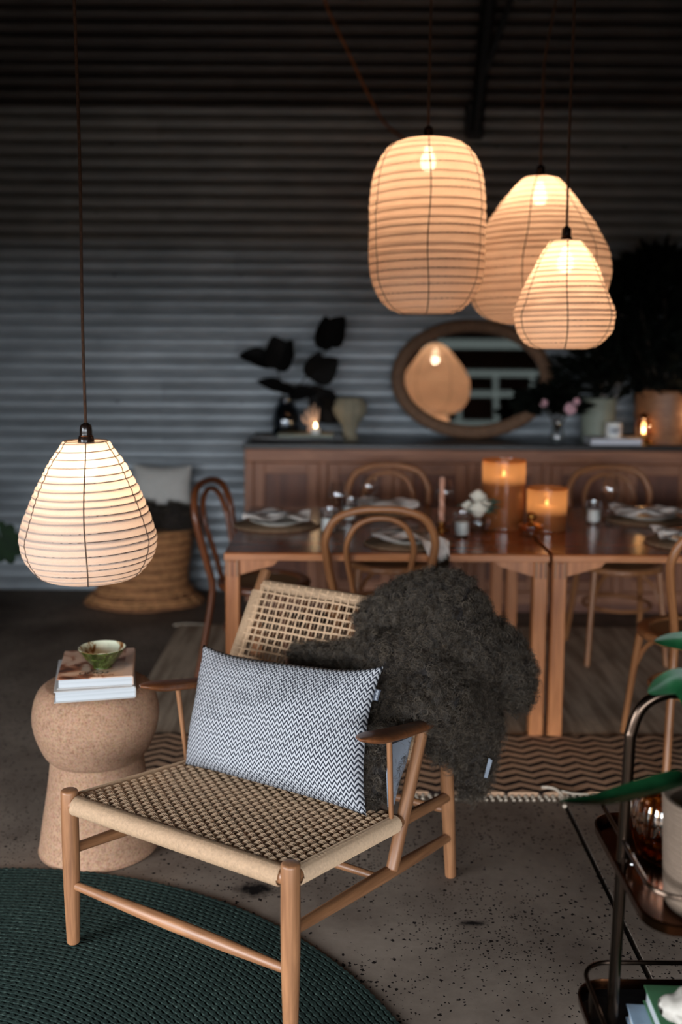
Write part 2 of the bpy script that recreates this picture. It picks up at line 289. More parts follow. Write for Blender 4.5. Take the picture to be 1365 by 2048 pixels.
# ------------------------------------------------------------------ mesh helpers
def cr(pts, n=8, closed=False):
    P = [np.array(p, float) for p in pts]; out = []; N = len(P)
    for i in range(N if closed else N-1):
        if closed: a, b, c, d = P[(i-1) % N], P[i], P[(i+1) % N], P[(i+2) % N]
        else: a, b, c, d = P[max(i-1, 0)], P[i], P[i+1], P[min(i+2, N-1)]
        for k in range(n):
            t = k/n
            out.append(.5*((2*b)+(-a+c)*t+(2*a-5*b+4*c-d)*t*t+(-a+3*b-3*c+d)*t**3))
    if not closed: out.append(P[-1])
    return np.array(out)
def interp(vals, n):
    return np.interp(np.linspace(0, 1, n), np.linspace(0, 1, len(vals)), vals)
class MB:
    def __init__(s): s.v = []; s.f = []; s.g = []; s.nv = 0; s.mi = []; s.cur = 0; s.uv = None
    def add(s, v, f, g=None):
        v = np.asarray(v, float).reshape(-1, 3); o = s.nv
        s.v.append(v); s.g.append(v if g is None else np.asarray(g, float).reshape(-1, 3)); s.nv += len(v)
        for q in f: s.f.append(tuple(int(i)+o for i in q)); s.mi.append(s.cur)
        return s
    def box(s, lo, hi, bev=0.0, R=None, c=None):
        lo = np.array(lo, float); hi = np.array(hi, float); b = min(bev, .49*float((hi-lo).min()))
        ctr = (lo+hi)/2; h = (hi-lo)/2
        if b <= 0:
            v = np.array([[x, y, z] for x in (-1, 1) for y in (-1, 1) for z in (-1, 1)])*h
            f = [(0, 1, 3, 2), (4, 6, 7, 5), (0, 4, 5, 1), (2, 3, 7, 6), (0, 2, 6, 4), (1, 5, 7, 3)]
        else:
            v = []; idx = {}
            for x in (-1, 1):
                for y in (-1, 1):
                    for z in (-1, 1):
                        for a in range(3):
                            p = np.array([x, y, z])*h
                            for q in range(3):
                                if q != a: p[q] -= np.array([x, y, z])[q]*b
                            idx[(x, y, z, a)] = len(v); v.append(p)
            f = []
            for a in range(3):
                o = [q for q in range(3) if q != a]
                for sgn in (-1, 1):
                    q4 = []
                    for (i, j) in ((-1, -1), (1, -1), (1, 1), (-1, 1)):
                        k = [0, 0, 0]; k[a] = sgn; k[o[0]] = i; k[o[1]] = j; q4.append(idx[(k[0], k[1], k[2], a)])
                    if (sgn > 0) != (a != 1): q4.reverse()
                    f.append(tuple(q4))
            for a in range(3):
                o = [q for q in range(3) if q != a]
                for i in (-1, 1):
                    for j in (-1, 1):
                        k0 = [0, 0, 0]; k1 = [0, 0, 0]
                        for k, sg in ((k0, -1), (k1, 1)): k[a] = sg; k[o[0]] = i; k[o[1]] = j
                        q4 = [idx[(*k0, o[0])], idx[(*k1, o[0])], idx[(*k1, o[1])], idx[(*k0, o[1])]]
                        pv = [v[t] for t in q4]; nrm = np.cross(pv[1]-pv[0], pv[3]-pv[0])
                        if nrm @ sum(pv) < 0: q4.reverse()
                        f.append(tuple(q4))
            for x in (-1, 1):
                for y in (-1, 1):
                    for z in (-1, 1):
                        t = [idx[(x, y, z, 0)], idx[(x, y, z, 1)], idx[(x, y, z, 2)]]
                        if x*y*z < 0: t.reverse()
                        f.append(tuple(t))
            v = np.array(v)
        ax = int(np.argmax(h)); order = [q for q in range(3) if q != ax]+[ax]
        g = (v+ctr*.37)[:, order]
        if R is not None: v = v @ np.array(R).T
        return s.add(v+(ctr if c is None else np.array(c)), f, g)
    def tube(s, path, r, sides=8, caps=True, closed=False, ref=None, flat=1.0):
        P = np.asarray(path, float); n = len(P)
        r = np.full(n, r, float) if np.isscalar(r) else (np.asarray(r, float) if len(r) == n else interp(r, n))
        if closed: T = np.roll(P, -1, 0)-np.roll(P, 1, 0)
        else: T = np.gradient(P, axis=0)
        T /= np.maximum(np.linalg.norm(T, axis=1), 1e-9)[:, None]
        if ref is not None:
            A = np.cross(T, np.array(ref, float)); A /= np.maximum(np.linalg.norm(A, axis=1), 1e-9)[:, None]; B = np.cross(T, A)
        else:
            a = np.array([0, 0, 1.]) if abs(T[0][2]) < .8 else np.array([1., 0, 0]); A = np.zeros_like(P)
            a = a-T[0]*(a@T[0]); a /= np.linalg.norm(a)
            for i in range(n):
                a = a-T[i]*(a@T[i]); a /= max(np.linalg.norm(a), 1e-9); A[i] = a
            B = np.cross(T, A)
        ang = np.arange(sides)*2*PI/sides
        V = P[:, None, :]+(A[:, None, :]*np.cos(ang)[None, :, None]+B[:, None, :]*np.sin(ang)[None, :, None]*flat)*r[:, None, None]
        L = np.r_[0, np.cumsum(np.linalg.norm(np.diff(P, axis=0), axis=1))]
        G = np.stack([np.cos(ang)[None, :]*r[:, None], np.sin(ang)[None, :]*r[:, None], np.repeat(L[:, None], sides, 1)+P[0].sum()], -1)
        F = []; m = n if closed else n-1
        for i in range(m):
            a0 = i*sides; b0 = ((i+1) % n)*sides
            for k in range(sides):
                k2 = (k+1) % sides; F.append((a0+k, a0+k2, b0+k2, b0+k))
        if caps and not closed:
            F.append(tuple(range(sides))[::-1]); F.append(tuple((n-1)*sides+k for k in range(sides)))
        return s.add(V.reshape(-1, 3), F, G.reshape(-1, 3))
    def rod(s, a, b, r0, r1=None, sides=16, mid=None, rnd=.0, n=9):
        a = np.array(a, float); b = np.array(b, float); r1 = r0 if r1 is None else r1
        L = np.linalg.norm(b-a); ts = np.linspace(0, 1, n); rs = r0+(r1-r0)*ts
        if mid is not None: rs = rs+(mid-(r0+r1)/2)*np.sin(PI*ts)**1.2
        if rnd > 0:
            e = [0, .25, .6, 1.0]
            ts = np.r_[[k*rnd/L for k in e[:-1]], np.linspace(rnd/L, 1-rnd/L, n), [1-k*rnd/L for k in e[:-1]][::-1]]
            rb = np.interp(ts, np.linspace(0, 1, len(rs)), rs); d = np.minimum(ts, 1-ts)*L
            k = np.clip(d/rnd, 0, 1); rs = rb-rnd*(1-np.sqrt(1-(1-k)**2))*.9
        return s.tube(a+(b-a)*ts[:, None], rs, sides)
    def lathe(s, prof, seg=32, c=(0, 0, 0), sx=1, sy=1, wob=None, close=False):
        prof = np.array(prof, float); n = len(prof); th = np.arange(seg)*2*PI/seg
        R = np.repeat(prof[:, :1], seg, 1)
        if wob is not None: R = R*wob(th[None, :], prof[:, 1:2])
        V = np.stack([R*np.cos(th)*sx, R*np.sin(th)*sy, np.repeat(prof[:, 1:2], seg, 1)], -1)+np.array(c)
        F = [(i*seg+k, i*seg+(k+1) % seg, (i+1)*seg+(k+1) % seg, (i+1)*seg+k) for i in range(n-1) for k in range(seg)]
        if close:
            if prof[0, 0] > 1e-6: F.append(tuple(range(seg))[::-1])
            if prof[-1, 0] > 1e-6: F.append(tuple((n-1)*seg+k for k in range(seg)))
        return s.add(V.reshape(-1, 3), F)
    def grid(s, V, wrap=False):
        V = np.asarray(V, float); a, b, _ = V.shape
        F = [(i*b+k, i*b+(k+1) % b, (i+1)*b+(k+1) % b, (i+1)*b+k) for i in range(a-1) for k in range(b if wrap else b-1)]
        return s.add(V.reshape(-1, 3), F)
    def ball(s, c, r, seg=14, rings=9):
        rr = (r, r, r) if np.isscalar(r) else r
        ph = np.linspace(-PI/2, PI/2, rings); th = np.arange(seg)*2*PI/seg
        V = np.stack([np.cos(ph)[:, None]*np.cos(th)*rr[0], np.cos(ph)[:, None]*np.sin(th)*rr[1], np.repeat(np.sin(ph)[:, None], seg, 1)*rr[2]], -1)+np.array(c)
        return s.grid(V, True)
    def mesh(s, name, mats, smooth=True):
        me = bpy.data.meshes.new(name); V = np.concatenate(s.v)
        me.from_pydata(V.tolist(), [], s.f)
        at = me.attributes.new('grain', 'FLOAT_VECTOR', 'POINT'); at.data.foreach_set('vector', np.concatenate(s.g).astype(np.float32).ravel())
        for k in (mats if isinstance(mats, (list, tuple)) else [mats]): me.materials.append(MT[k])
        if any(s.mi): me.polygons.foreach_set('material_index', s.mi)
        me.polygons.foreach_set('use_smooth', [bool(smooth)]*len(s.f))
        if smooth:
            try: me.set_sharp_from_angle(angle=math.radians(42))
            except Exception: pass
        me.update(); return me
    def build(s, name, mats, parent=None, smooth=True, loc=None):
        return link(name, s.mesh(name, mats, smooth), parent, loc)
def link(name, data, parent=None, loc=None, rot=None):
    o = bpy.data.objects.new(name, data); COL.objects.link(o)
    if parent is not None: o.parent = parent
    if loc is not None: o.location = loc
    if rot is not None: o.rotation_euler = rot
    return o
def tag(o, label=None, cat=None, group=None, kind=None):
    for k, v in (('label', label), ('category', cat), ('group', group), ('kind', kind)):
        if v: o[k] = v
    return o
def thing(name, label, cat, loc=(0, 0, 0), rz=0, group=None):
    o = link(name, None); o.location = loc; o.rotation_euler = (0, 0, rz); o.empty_display_size = .05
    return tag(o, label, cat, group)
def dup(root, loc, rz, label, group=None):
    r = root.copy(); COL.objects.link(r); r.location = loc; r.rotation_euler = (0, 0, rz); r['label'] = label
    if group: r['group'] = group
    for ch in list(root.children):
        c = ch.copy(); COL.objects.link(c); c.parent = r
        for g in list(ch.children):
            d = g.copy(); COL.objects.link(d); d.parent = c
    return r
def text_mesh(name, body, size, mat, parent, loc, rot, extrude=.0003, align='CENTER'):
    cu = bpy.data.curves.new(name, 'FONT'); cu.body = body; cu.size = size; cu.extrude = extrude; cu.align_x = align
    o = bpy.data.objects.new(name, cu); COL.objects.link(o)
    dg = bpy.context.evaluated_depsgraph_get(); me = bpy.data.meshes.new_from_object(o.evaluated_get(dg))
    bpy.data.objects.remove(o); me.materials.clear(); me.materials.append(MT[mat])
    return link(name, me, parent, loc, rot)

# ------------------------------------------------------------------ the shed: floor, walls, roof
fl = link('floor', None); tag(fl, 'dark speckled concrete floor of two slabs with a saw-cut joint', None, None, 'structure')
GX = .762
for x0, x1 in ((LEFT_X-.1, GX-.008), (GX+.008, RIGHT_X+.1)):
    MB().box((x0, REAR_Y-.1, -.12), (x1, WALL_Y+.12, 0)).build('slab', 'concrete', fl, False)
MB().box((GX-.008, REAR_Y-.1, -.12), (GX+.008, WALL_Y+.12, -.02)).build('joint_filler', 'groove_dirt', fl, False)
tag(MB().box((-40, -40, -.2), (40, 40, -.13)).build('ground_outside', 'gravel', None, False), 'grey gravel yard outside the shed', None, None, 'structure')
def opening_wall(name, axis, pos, a0, a1, o0, o1, oh, label):
    m = MB(); t = .06
    def piece(p0, p1, z0, z1):
        if axis == 'y': m.box((p0, pos-t, z0), (p1, pos, z1))
        else: m.box((pos-t, p0, z0), (pos, p1, z1))
    piece(a0, o0, 0, ROOF_Z); piece(o1, a1, 0, ROOF_Z); piece(o0, o1, oh, ROOF_Z)
    return tag(m.build(name, 'dark_board', None, False), label, None, None, 'structure')
m = MB()
for (x0, x1, z0, z1) in ((LEFT_X, DOOR_R[0], 0, ROOF_Z), (DOOR_R[1], RIGHT_X, 0, DOOR_R[2]), (DOOR_R[0], 1.15, DOOR_R[2], ROOF_Z), (3.4, RIGHT_X, DOOR_R[2], ROOF_Z), (1.15, 3.4, DOOR_R[2], 2.97), (1.15, 3.4, 4.32, ROOF_Z)):
    m.box((x0, REAR_Y-.06, z0), (x1, REAR_Y, z1))
tag(m.build('wall_rear', 'dark_board', None, False), 'dark boarded wall behind the camera with a wide doorway', None, None, 'structure')
opening_wall('wall_left', 'x', LEFT_X, REAR_Y, WALL_Y, *DOOR_L, 'dark side wall with a wide open doorway')
tag(MB().box((RIGHT_X, REAR_Y, 0), (RIGHT_X+.06, WALL_Y, ROOF_Z)).build('wall_right', 'dark_board', None, False), 'dark boarded side wall of the shed', None, None, 'structure')
tag(MB().box((LEFT_X-.1, REAR_Y-.1, ROOF_Z), (RIGHT_X+.1, WALL_Y+.15, ROOF_Z+.08)).build('ceiling', 'roof_dark', None, False), 'dark underside of the shed roof', None, None, 'structure')
wb = link('wall_back', None); tag(wb, 'grey corrugated steel wall of lapped horizontal sheets', None, None, 'structure')
PITCH = .0765; ROWH = PITCH*10; SHW = 1.9
def sheet_mesh(amp, mat, name):
    n = 10*16+5; zz = np.linspace(-.014, ROWH+.012, n); yy = -amp*2*(np.abs(np.cos(PI*zz/PITCH))-.5) - .006*(1-zz/ROWH)
    V = np.zeros((n, 2, 3)); V[:, 0, 0] = 0; V[:, 1, 0] = SHW+.02; V[:, :, 1] = yy[:, None]; V[:, :, 2] = zz[:, None]
    return MB().grid(V).mesh(name, mat)
s1 = sheet_mesh(.0072, 'painted_steel', 'cladding_sheet'); s1b = sheet_mesh(.0058, 'painted_steel', 'cladding_sheet'); s1c = sheet_mesh(.0038, 'shaded_steel', 'cladding_sheet'); s2 = sheet_mesh(.010, 'dark_steel_sheet', 'cladding_sheet')
scr = MB().lathe([(0, -.006), (.006, -.005), (.009, 0), (.009, .003)], 8).mesh('screw', 'screw_rust')
for r in range(7):
    z0 = -.14+r*ROWH
    for k in range(4):
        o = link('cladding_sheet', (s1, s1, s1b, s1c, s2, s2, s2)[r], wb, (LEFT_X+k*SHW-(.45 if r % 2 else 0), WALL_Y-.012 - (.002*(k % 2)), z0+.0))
    if r < 4:
        for k in range(9):
            for zz in (.15, .55):
                q = link('screw', scr, wb, (LEFT_X+.32+k*.76+(.1 if zz > .3 else 0), WALL_Y-.024, z0+zz), (PI/2, 0, 0))
MB().box((LEFT_X, WALL_Y+.02, 0), (RIGHT_X, WALL_Y+.1, ROOF_Z)).build('backing', 'dark_board', wb, False)
# pale window bars for the oval mirror, made translucent so daylight brightens them
w1 = link('window_1', None); tag(w1, 'pale window bars made translucent to glow with daylight between dark boards behind the camera', None, None, 'structure')
quad = lambda x0, x1, z0, z1: MB().add([(x0, REAR_Y-.03, z0), (x0, REAR_Y-.03, z1), (x1, REAR_Y-.03, z1), (x1, REAR_Y-.03, z0)], [(0, 1, 2, 3)])
wx0, wx1 = 1.15, 3.4; XS = (1.15, 1.70, 2.25, 2.8, 3.32); ZS = ((2.97, 3.07), (3.42, 3.52), (3.73, 3.84), (4.16, 4.32))
for (za, zb) in ZS: quad(wx0, wx1, za, zb).build('skylit_window_bar', 'skylit_bar', w1, False)
for k in range(2):
    za, zb = ZS[k][1], ZS[k+1][0]
    for x in XS: quad(x, x+.08, za, zb).build('skylit_window_bar', 'skylit_bar', w1, False)
    for x0, x1 in zip(XS[:-1], XS[1:]): MB().box((x0+.08, REAR_Y-.05, za), (x1, REAR_Y-.01, zb)).build('board', 'dark_board', w1, False)
MB().box((wx0, REAR_Y-.05, 3.84), (wx1, REAR_Y-.01, 4.16)).build('board', 'dark_board', w1, False)
# steel roof brace reaching down the back wall
br = thing('roof_brace', 'black steel roof brace running up the corrugated wall above the tall paper lantern', 'brace', (.765, 5.96, 2.75))
m = MB(); m.tube([(0, 0, 0), (.06, .02, .7), (.1, .03, 1.5)], [.035, .04, .045], 6); m.build('strut', 'black_steel', br)
m = MB(); m.tube([(.02, 0, .25), (.22, -.05, .85), (.4, -.05, 1.5)], .018, 6); m.build('tie', 'black_steel', br)
MB().box((-.05, .0, -.02), (.05, .1, .16), .004).build('foot_plate', 'black_steel', br)

# ------------------------------------------------------------------ rugs
rug = thing('round_rug', 'dark green round braided rug under the lounge chair', 'rug', (-.939, 1.546, 0))
m = MB(); R0 = 1.21; step = .0145; k = 0; r = R0-step/2
while r > .02:
    n = max(12, int(2*PI*r/.011)); n += n % 2
    th = np.arange(n)*2*PI/n; al = (np.arange(n) % 2)
    prof = []
    for (dr, h) in ((-.5, .0015), (-.28, .0085), (.28, .0085), (.5, .0015)):
        rr = r+dr*step+(al-.5)*.0022*(1 if dr > 0 else -1); hh = h+(.0018*al if h > .004 else 0)
        prof.append(np.stack([rr*np.cos(th), rr*np.sin(th), np.full(n, 1.)*hh], -1))
    m.grid(np.array(prof), True); r -= step
o = m.build('braid', 'braided_green', rug); o['kind'] = 'stuff'
MB().lathe([(0, .0005), (R0-.004, .0005), (R0-.004, .003), (0, .003)], 96).build('backing', 'braided_green', rug)
jr = thing('jute_rug', 'plain brown jute rug spread under the dining tables', 'rug', (.75, 4.46, 0))
MB().box((-1.63, -.85, 0), (1.9, .86, .008), .002).build('weave', 'jute', jr, False)
m = MB(); m.tube(cr([(-1.66, .86, .004), (-1.6, .875, .006), (-1.5, .866, .006), (-1.46, .88, .004)], 4), .006, 6); m.build('loose_thread', 'fringe_wool', jr)
zr = thing('zigzag_rug', 'brown and black zigzag woven rug with a pale knotted fringe', 'rug', (.75, 3.51, 0))
n = 90; xs = np.linspace(-1.62, 1.9, n); V = []
for yy, zz in ((-.255, .002), (-.252, .016), (-.1, .017), (.1, .017), (.255, .016), (.258, .009)):
    V.append([(x, yy+.004*math.sin(x*9), zz+.0015*math.sin(x*13+yy*9)) for x in xs])
MB().grid(np.array(V)).build('weave', 'zigzag_weave', zr)
kn = MB(); kn.ball((0, 0, .006), (.0075, .013, .006), 8, 6); kn.tube([(0, -.008, .005), (0, -.022, .003)], [.004, .0055], 6); kn = kn.mesh('fringe_knot', 'fringe_wool')
for i in range(150):
    link('fringe_knot', kn, zr, (-1.61+i*.0234, -.262+.004*math.sin((-1.61+i*.0234)*9), 0), (0, 0, random.uniform(-.25, .25)))
m = MB(); m.tube(cr([(-.05, -.22, .02), (-.01, -.235, .022), (.012, -.27, .012), (.01, -.31, .006), (.004, -.335, .006)], 6), [.005, .005, .005, .006, .007], 7)
m.build('tassel_cord', 'fringe_wool', zr)
m = MB(); m.tube(cr([(.012, -.25, .02), (.05, -.262, .016), (.1, -.262, .014)], 5), .004, 6); m.build('tassel_cord', 'fringe_wool', zr)

# ------------------------------------------------------------------ lounge chair
ch = thing('lounge_chair', 'oak lounge chair with woven paper cord seat and open cord back', 'chair', (-.390, 2.210, 0), math.radians(-31.41))
W = .3355
zr_ = lambda v: .385-.163*v            # seat rail axis height
for sx in (-1, 1):
    MB().rod((sx*W, 0, .0105), (sx*W, 0, .421), .0165, .0215, 20, .0215, .006).build('front_leg', 'oak', ch)
    MB().rod((sx*W, .825, 0), (sx*W, .770, .45), .0165, .0185, 18, .0195, .005).build('rear_leg', 'oak', ch)
    MB().rod((sx*W, 0, zr_(0)), (sx*W, .80, zr_(.80)), .0155, .0145, 16, .017).build('side_rail', 'oak', ch)
    MB().rod((sx*W, 0, .263), (sx*W, .81, .128), .0125, .0125, 16, .0175).build('side_stretcher', 'oak', ch)
    p0 = np.array([sx*(W+.008), .447, .195]); p1 = np.array([sx*(W-.018), .822, .828])
    MB().rod(p0, p1, .0165, .0185, 18, .0185, .005).build('back_upright', 'oak', ch)
    MB().rod((sx*(W+.002), .452, .335), (sx*(W+.008), .425, .555), .0065, .0075, 10).build('arm_spindle', 'oak', ch)
    # paddle arm: wide rounded front, narrowing to the upright
    ts = np.linspace(0, 1, 22); V = []
    for t in ts:
        v = .276+.386*t; z = .604-.086*t-.004*math.sin(PI*t); wd = (.036*math.sqrt(max(0, 1-(1-min(1, t/.22))**2))+.0015)*(1-.45*max(0, (t-.22)/.78))
        if t > .96: wd *= .75
        cxx = sx*(W+.006+.004*(1-t)); th = .0125*min(1, (t+.04)/.2)+.001
        V.append([(cxx+wd*math.cos(a), v, z+th*math.sin(a)*(1 if math.sin(a) > 0 else 1.15)) for a in np.linspace(0, 2*PI, 20, endpoint=False)])
    MB().grid(np.array(V), True).add([V[-1][i] for i in range(20)], [tuple(range(20))]).add([V[0][i] for i in range(20)], [tuple(range(20))[::-1]]).build('arm', 'oak_arm', ch)
MB().rod((-W, 0, zr_(0)), (W, 0, zr_(0)), .018, .018, 16).build('front_rail', 'oak', ch)
MB().rod((-W, 0, .170), (W, 0, .170), .010, .010, 14, .0165).build('front_stretcher', 'oak', ch)
MB().rod((-W, .50, zr_(.5)), (W, .50, zr_(.5)), .015, .015, 14).build('rear_seat_rail', 'oak', ch)
MB().rod((-W, .818, .20), (W, .818, .20), .010, .010, 14, .013).build('rear_stretcher', 'oak', ch)
MB().rod((-W, .40, .196), (W, .40, .196), .009, .009, 12, .012).build('middle_stretcher', 'oak', ch)
def upr(z): t = (z-.195)/(.828-.195); return .447+t*(.822-.447)
for zz in (.785, .43):
    x = W-.012; MB().rod((-x, upr(zz), zz), (x, upr(zz), zz), .013, .013, 14).build('back_rail', 'oak', ch)
# cord wrapped round the rails
def wrap(a, b, R, pitch=.0036, r=.0021, seg=14):
    a = np.array(a, float); b = np.array(b, float); L = np.linalg.norm(b-a); n = int(L/pitch); t = np.arange(n*seg+1)/seg
    d = (b-a)/L; e1 = np.cross(d, (0, 0, 1.)); e1 /= np.linalg.norm(e1); e2 = np.cross(d, e1)
    P = a+d*(t*pitch)[:, None]+R*(np.cos(2*PI*t)[:, None]*e1+np.sin(2*PI*t)[:, None]*e2)*(1+.012*np.sin(t*1.7))[:, None]
    return P, r
def wrap_part(name, a, b, R):
    P, r = wrap(a, b, R); MB().tube(P, r, 4, True, False, np.array(b, float)-np.array(a, float)).build(name, 'cord_light', ch)
wrap_part('rail_wrapping', (-W+.022, 0, zr_(0)), (W-.022, 0, zr_(0)), .0225)
for sx in (-1, 1): wrap_part('rail_wrapping', (sx*W, .022, zr_(.022)), (sx*W, .475, zr_(.475)), .0205)
wrap_part('rail_wrapping', (-W+.03, .50, zr_(.5)), (W-.03, .50, zr_(.5)), .018)
x = W-.03; wrap_part('rail_wrapping', (-x, upr(.785), .785), (x, upr(.785), .785), .0165)
def uprp(sx, z): t = (z-.195)/(.828-.195); return np.array([sx*(W+.008-.026*t), upr(z), z])
for sx in (-1, 1): wrap_part('rail_wrapping', uprp(sx, .57), uprp(sx, .768), .0205)
# woven seat: doubled warps front to back, doubled wefts side to side
m = MB(); NW = 30; xw = np.linspace(-W+.02, W-.02, NW+1); dx = xw[1]-xw[0]; amp = .0042
WP = .0158; vs_ = np.arange(.018, .49, WP); seat_top = lambda v: zr_(v)+.0185-.004*np.sin(PI*np.clip(v/.5, 0, 1))
xi = np.linspace(-W, W, (NW+1)*5)
for j, v in enumerate(vs_):
    for k in (-1, 0, 1):
        ph = (xi-xw[0])/dx*PI+(j % 2)*PI
        edge = np.clip((W-np.abs(xi))/.02, 0, 1)
        zz = seat_top(v)+(amp*np.cos(ph)-.002*np.sin(PI*(xi+W)/(2*W)))*edge
        vv = v+k*.0046+.0007*np.sin(xi*210+j*1.7)+.0016*np.sin(ph/1.0+1.2)
        m.tube(np.stack([xi, vv, zz], -1), .0027, 5, False, False, (0, 0, 1))
for i, x in enumerate(xw):
    for k in (-1, 1):
        vi = np.linspace(-.0, .50, 124); ph = (vi-vs_[0])/WP*PI+i*PI
        zz = seat_top(vi)-.002*math.sin(PI*(x+W)/(2*W))-.0022*np.cos(ph)
        m.tube(np.stack([np.full_like(vi, x+k*.0024), vi, zz], -1), .0023, 5, False, False, (0, 0, 1))
o = m.build('seat_weave', 'cord', ch); o['kind'] = 'stuff'
# open cord back: front grid, and a second layer of cords behind the frame
m = MB(); zt, zb = .785, .43; e = np.array([0, upr(zt)-upr(zb), zt-zb]); eL = np.linalg.norm(e); e /= eL; nb = np.cross([1., 0, 0], e)
org = np.array([0, upr(zb), zb]); cell = .0262; rcell = .0225; nx = int(2*(W-.03)/cell); ny = int(eL/rcell)
if nb[1] > 0: nb = -nb
def bp(x, s_, off): return org+e*s_+np.array([x, 0, 0])+nb*off
for i in range(nx+1):
    x = (i-nx/2)*cell
    for k in (-1, 1):
        s_ = np.linspace(-.01, eL+.01, 30); P = np.array([bp(x+k*.0015+.0008*math.sin(q*60+i), q, .0165+.0016*math.cos(q/rcell*PI+i*PI)) for q in s_]); m.tube(P, .0016, 5, False, False, (1, 0, 0))
        P = np.array([bp(x+cell*.42+k*.0055+.004*math.sin(i*2.1)*(q/eL-.5), q, -.0185) for q in s_[::3]]); m.tube(P, .0017, 5, False, False, (1, 0, 0))
for j in range(ny+1):
    q = j*rcell+.004; xx = np.linspace(-W+.012, W-.012, nx*3+1)
    for k in (-1, 1): m.tube(np.array([bp(x, q+k*.0015+.0012*math.sin(x*23+j*2), .0165-.0022*math.cos(x/cell*PI+j*PI)) for x in xx]), .0016, 5, False, False, e)
for x in (-W+.026, W-.026):   # short filler cords along the posts
    for q in np.arange(.004, eL, .0036): m.tube([bp(x-.016, q, .012), bp(x+.016, q, .015)], .0017, 4, False, False, e)
o = m.build('back_weave', 'cord', ch); o['kind'] = 'stuff'

# lumbar pillow
pl = thing('lumbar_pillow', 'rectangular black and white chevron weave pillow on the lounge chair', 'pillow', (0, 0, 0))
mw = ch.matrix_basis.copy() if False else Matrix.Translation((-.390, 2.210, 0)) @ Matrix.Rotation(math.radians(-31.41), 4, 'Z')
def cl(x, v, z): return mw @ Vector((x, v, z))
BL, BR, TL, TR = (-.306, .408, .343), (.290, .408, .345), (-.318, .508, .668), (.280, .508, .710)
NU, NV = 64, 44
def pillow_mesh():
    us = np.linspace(-1, 1, NU); vs2 = np.linspace(-1, 1, NV); V = []; UV = []; F = []
    C4 = np.array([BL, BR, TL, TR])
    ex = (C4[1]-C4[0]); ey = (C4[2]-C4[0]); nrm = np.cross(ex, ey); nrm /= np.linalg.norm(nrm)
    if nrm[1] > 0: nrm = -nrm          # towards the sitter's front
    for side in (1, -1):
        for b in vs2:
            for a in us:
                pin = 1-.045*(1-a*a)*abs(b)**3 if False else 1
                aa = a*(1-(.10 if a > 0 else .03)*(1-b*b)*abs(a)**2); bb = b*(1-(.14 if b > 0 else .04)*(1-a**4)*abs(b)**2)
                p = C4[0]*(1-aa)*(1-bb)/4+C4[1]*(1+aa)*(1-bb)/4+C4[2]*(1-aa)*(1+bb)/4+C4[3]*(1+aa)*(1+bb)/4
                t = (max(0, 1-abs(a)**2.6)*max(0, 1-abs(b)**2.4))**.52
                wr = .006*math.sin(a*5+b*3)*t+.005*math.sin(b*7-a*4)*t
                V.append(p+nrm*side*((.086 if side > 0 else .06)*t*(1.0-.3*b)+wr)); UV.append(((a+1)/2, (b+1)/2*.6))
    n = NU*NV
    for sd in (0, 1):
        for i in range(NV-1):
            for k in range(NU-1):
                q = [sd*n+i*NU+k, sd*n+i*NU+k+1, sd*n+(i+1)*NU+k+1, sd*n+(i+1)*NU+k]
                F.append(tuple(q) if sd == 0 else tuple(q[::-1]))
    V = [tuple(mw @ Vector(p)) for p in V]
    me = bpy.data.meshes.new('cover'); me.from_pydata(V, [], F)
    uvl = me.uv_layers.new(name='UVMap'); li = np.zeros(len(me.loops), int); me.loops.foreach_get('vertex_index', li)
    uvl.data.foreach_set('uv', np.array(UV)[li].astype(np.float32).ravel())
    import bmesh
    bm = bmesh.new(); bm.from_mesh(me); bmesh.ops.remove_doubles(bm, verts=bm.verts, dist=.0012); bm.to_mesh(me); bm.free()
    me.materials.append(MT['chevron_weave']); me.polygons.foreach_set('use_smooth', [True]*len(me.polygons)); return me
link('cover', pillow_mesh(), pl)
# side label sewn into the seam
a = cl(.266, .491, .650); b = cl(.263, .482, .622); d = Vector(cl(.292, .492, .640))-Vector(cl(.266, .492, .640))
lt = [np.array(a), np.array(a+d*.62), np.array(b+d*.55), np.array(b)]
nn = np.cross(lt[1]-lt[0], lt[3]-lt[0]); nn /= np.linalg.norm(nn)
lab = MB().add([p+nn*.0006 for p in lt]+[p-nn*.0006 for p in lt], [(0, 1, 2, 3), (7, 6, 5, 4), (0, 4, 5, 1), (1, 5, 6, 2), (2, 6, 7, 3), (3, 7, 4, 0)]).build('seam_label', 'tag_cloth', pl, False)
lab['label'] = 'small dark grey cloth label with pale lettering'
ux = (lt[0]-lt[3]); ux /= np.linalg.norm(ux); nf = nn if nn[1] < 0 else -nn; uy = np.cross(nf, ux)
t_ = text_mesh('label_lettering', 'madie', .0105, 'tag_print', lab, None, None, .0002)
mm = Matrix((Vector(ux), Vector(uy), Vector(nf))).transposed().to_4x4(); mm.translation = Vector(np.mean(lt, 0)+nf*.0012)-Vector(uy)*.003
t_.matrix_local = mm

# dark curly sheepskin thrown over the back and one arm
sk = thing('sheepskin', 'dark brown curly sheepskin draped over the lounge chair back and arm', 'sheepskin', (0, 0, 0))
blobs = []
def chain(pts, n=6):
    P = np.array(pts, float)
    for i in range(len(P)-1):
        for t in np.linspace(0, 1, n): blobs.append(P[i]*(1-t)+P[i+1]*t)
chain([(.11, .765, .745, .045), (.18, .80, .79, .06), (.27, .83, .822, .066), (.345, .84, .775, .068), (.385, .84, .67, .066)])      # over the top rail
chain([(.14, .70, .67, .05), (.22, .68, .66, .06), (.30, .70, .63, .065), (.36, .76, .57, .06)])                                  # front face
chain([(.14, .69, .65, .05), (.02, .68, .632, .036), (-.09, .675, .622, .028)])                                                       # tongue along the back
chain([(.22, .62, .56, .05), (.258, .545, .48, .046), (.254, .508, .40, .040), (.252, .495, .365, .028)])                               # tongue inside the arm
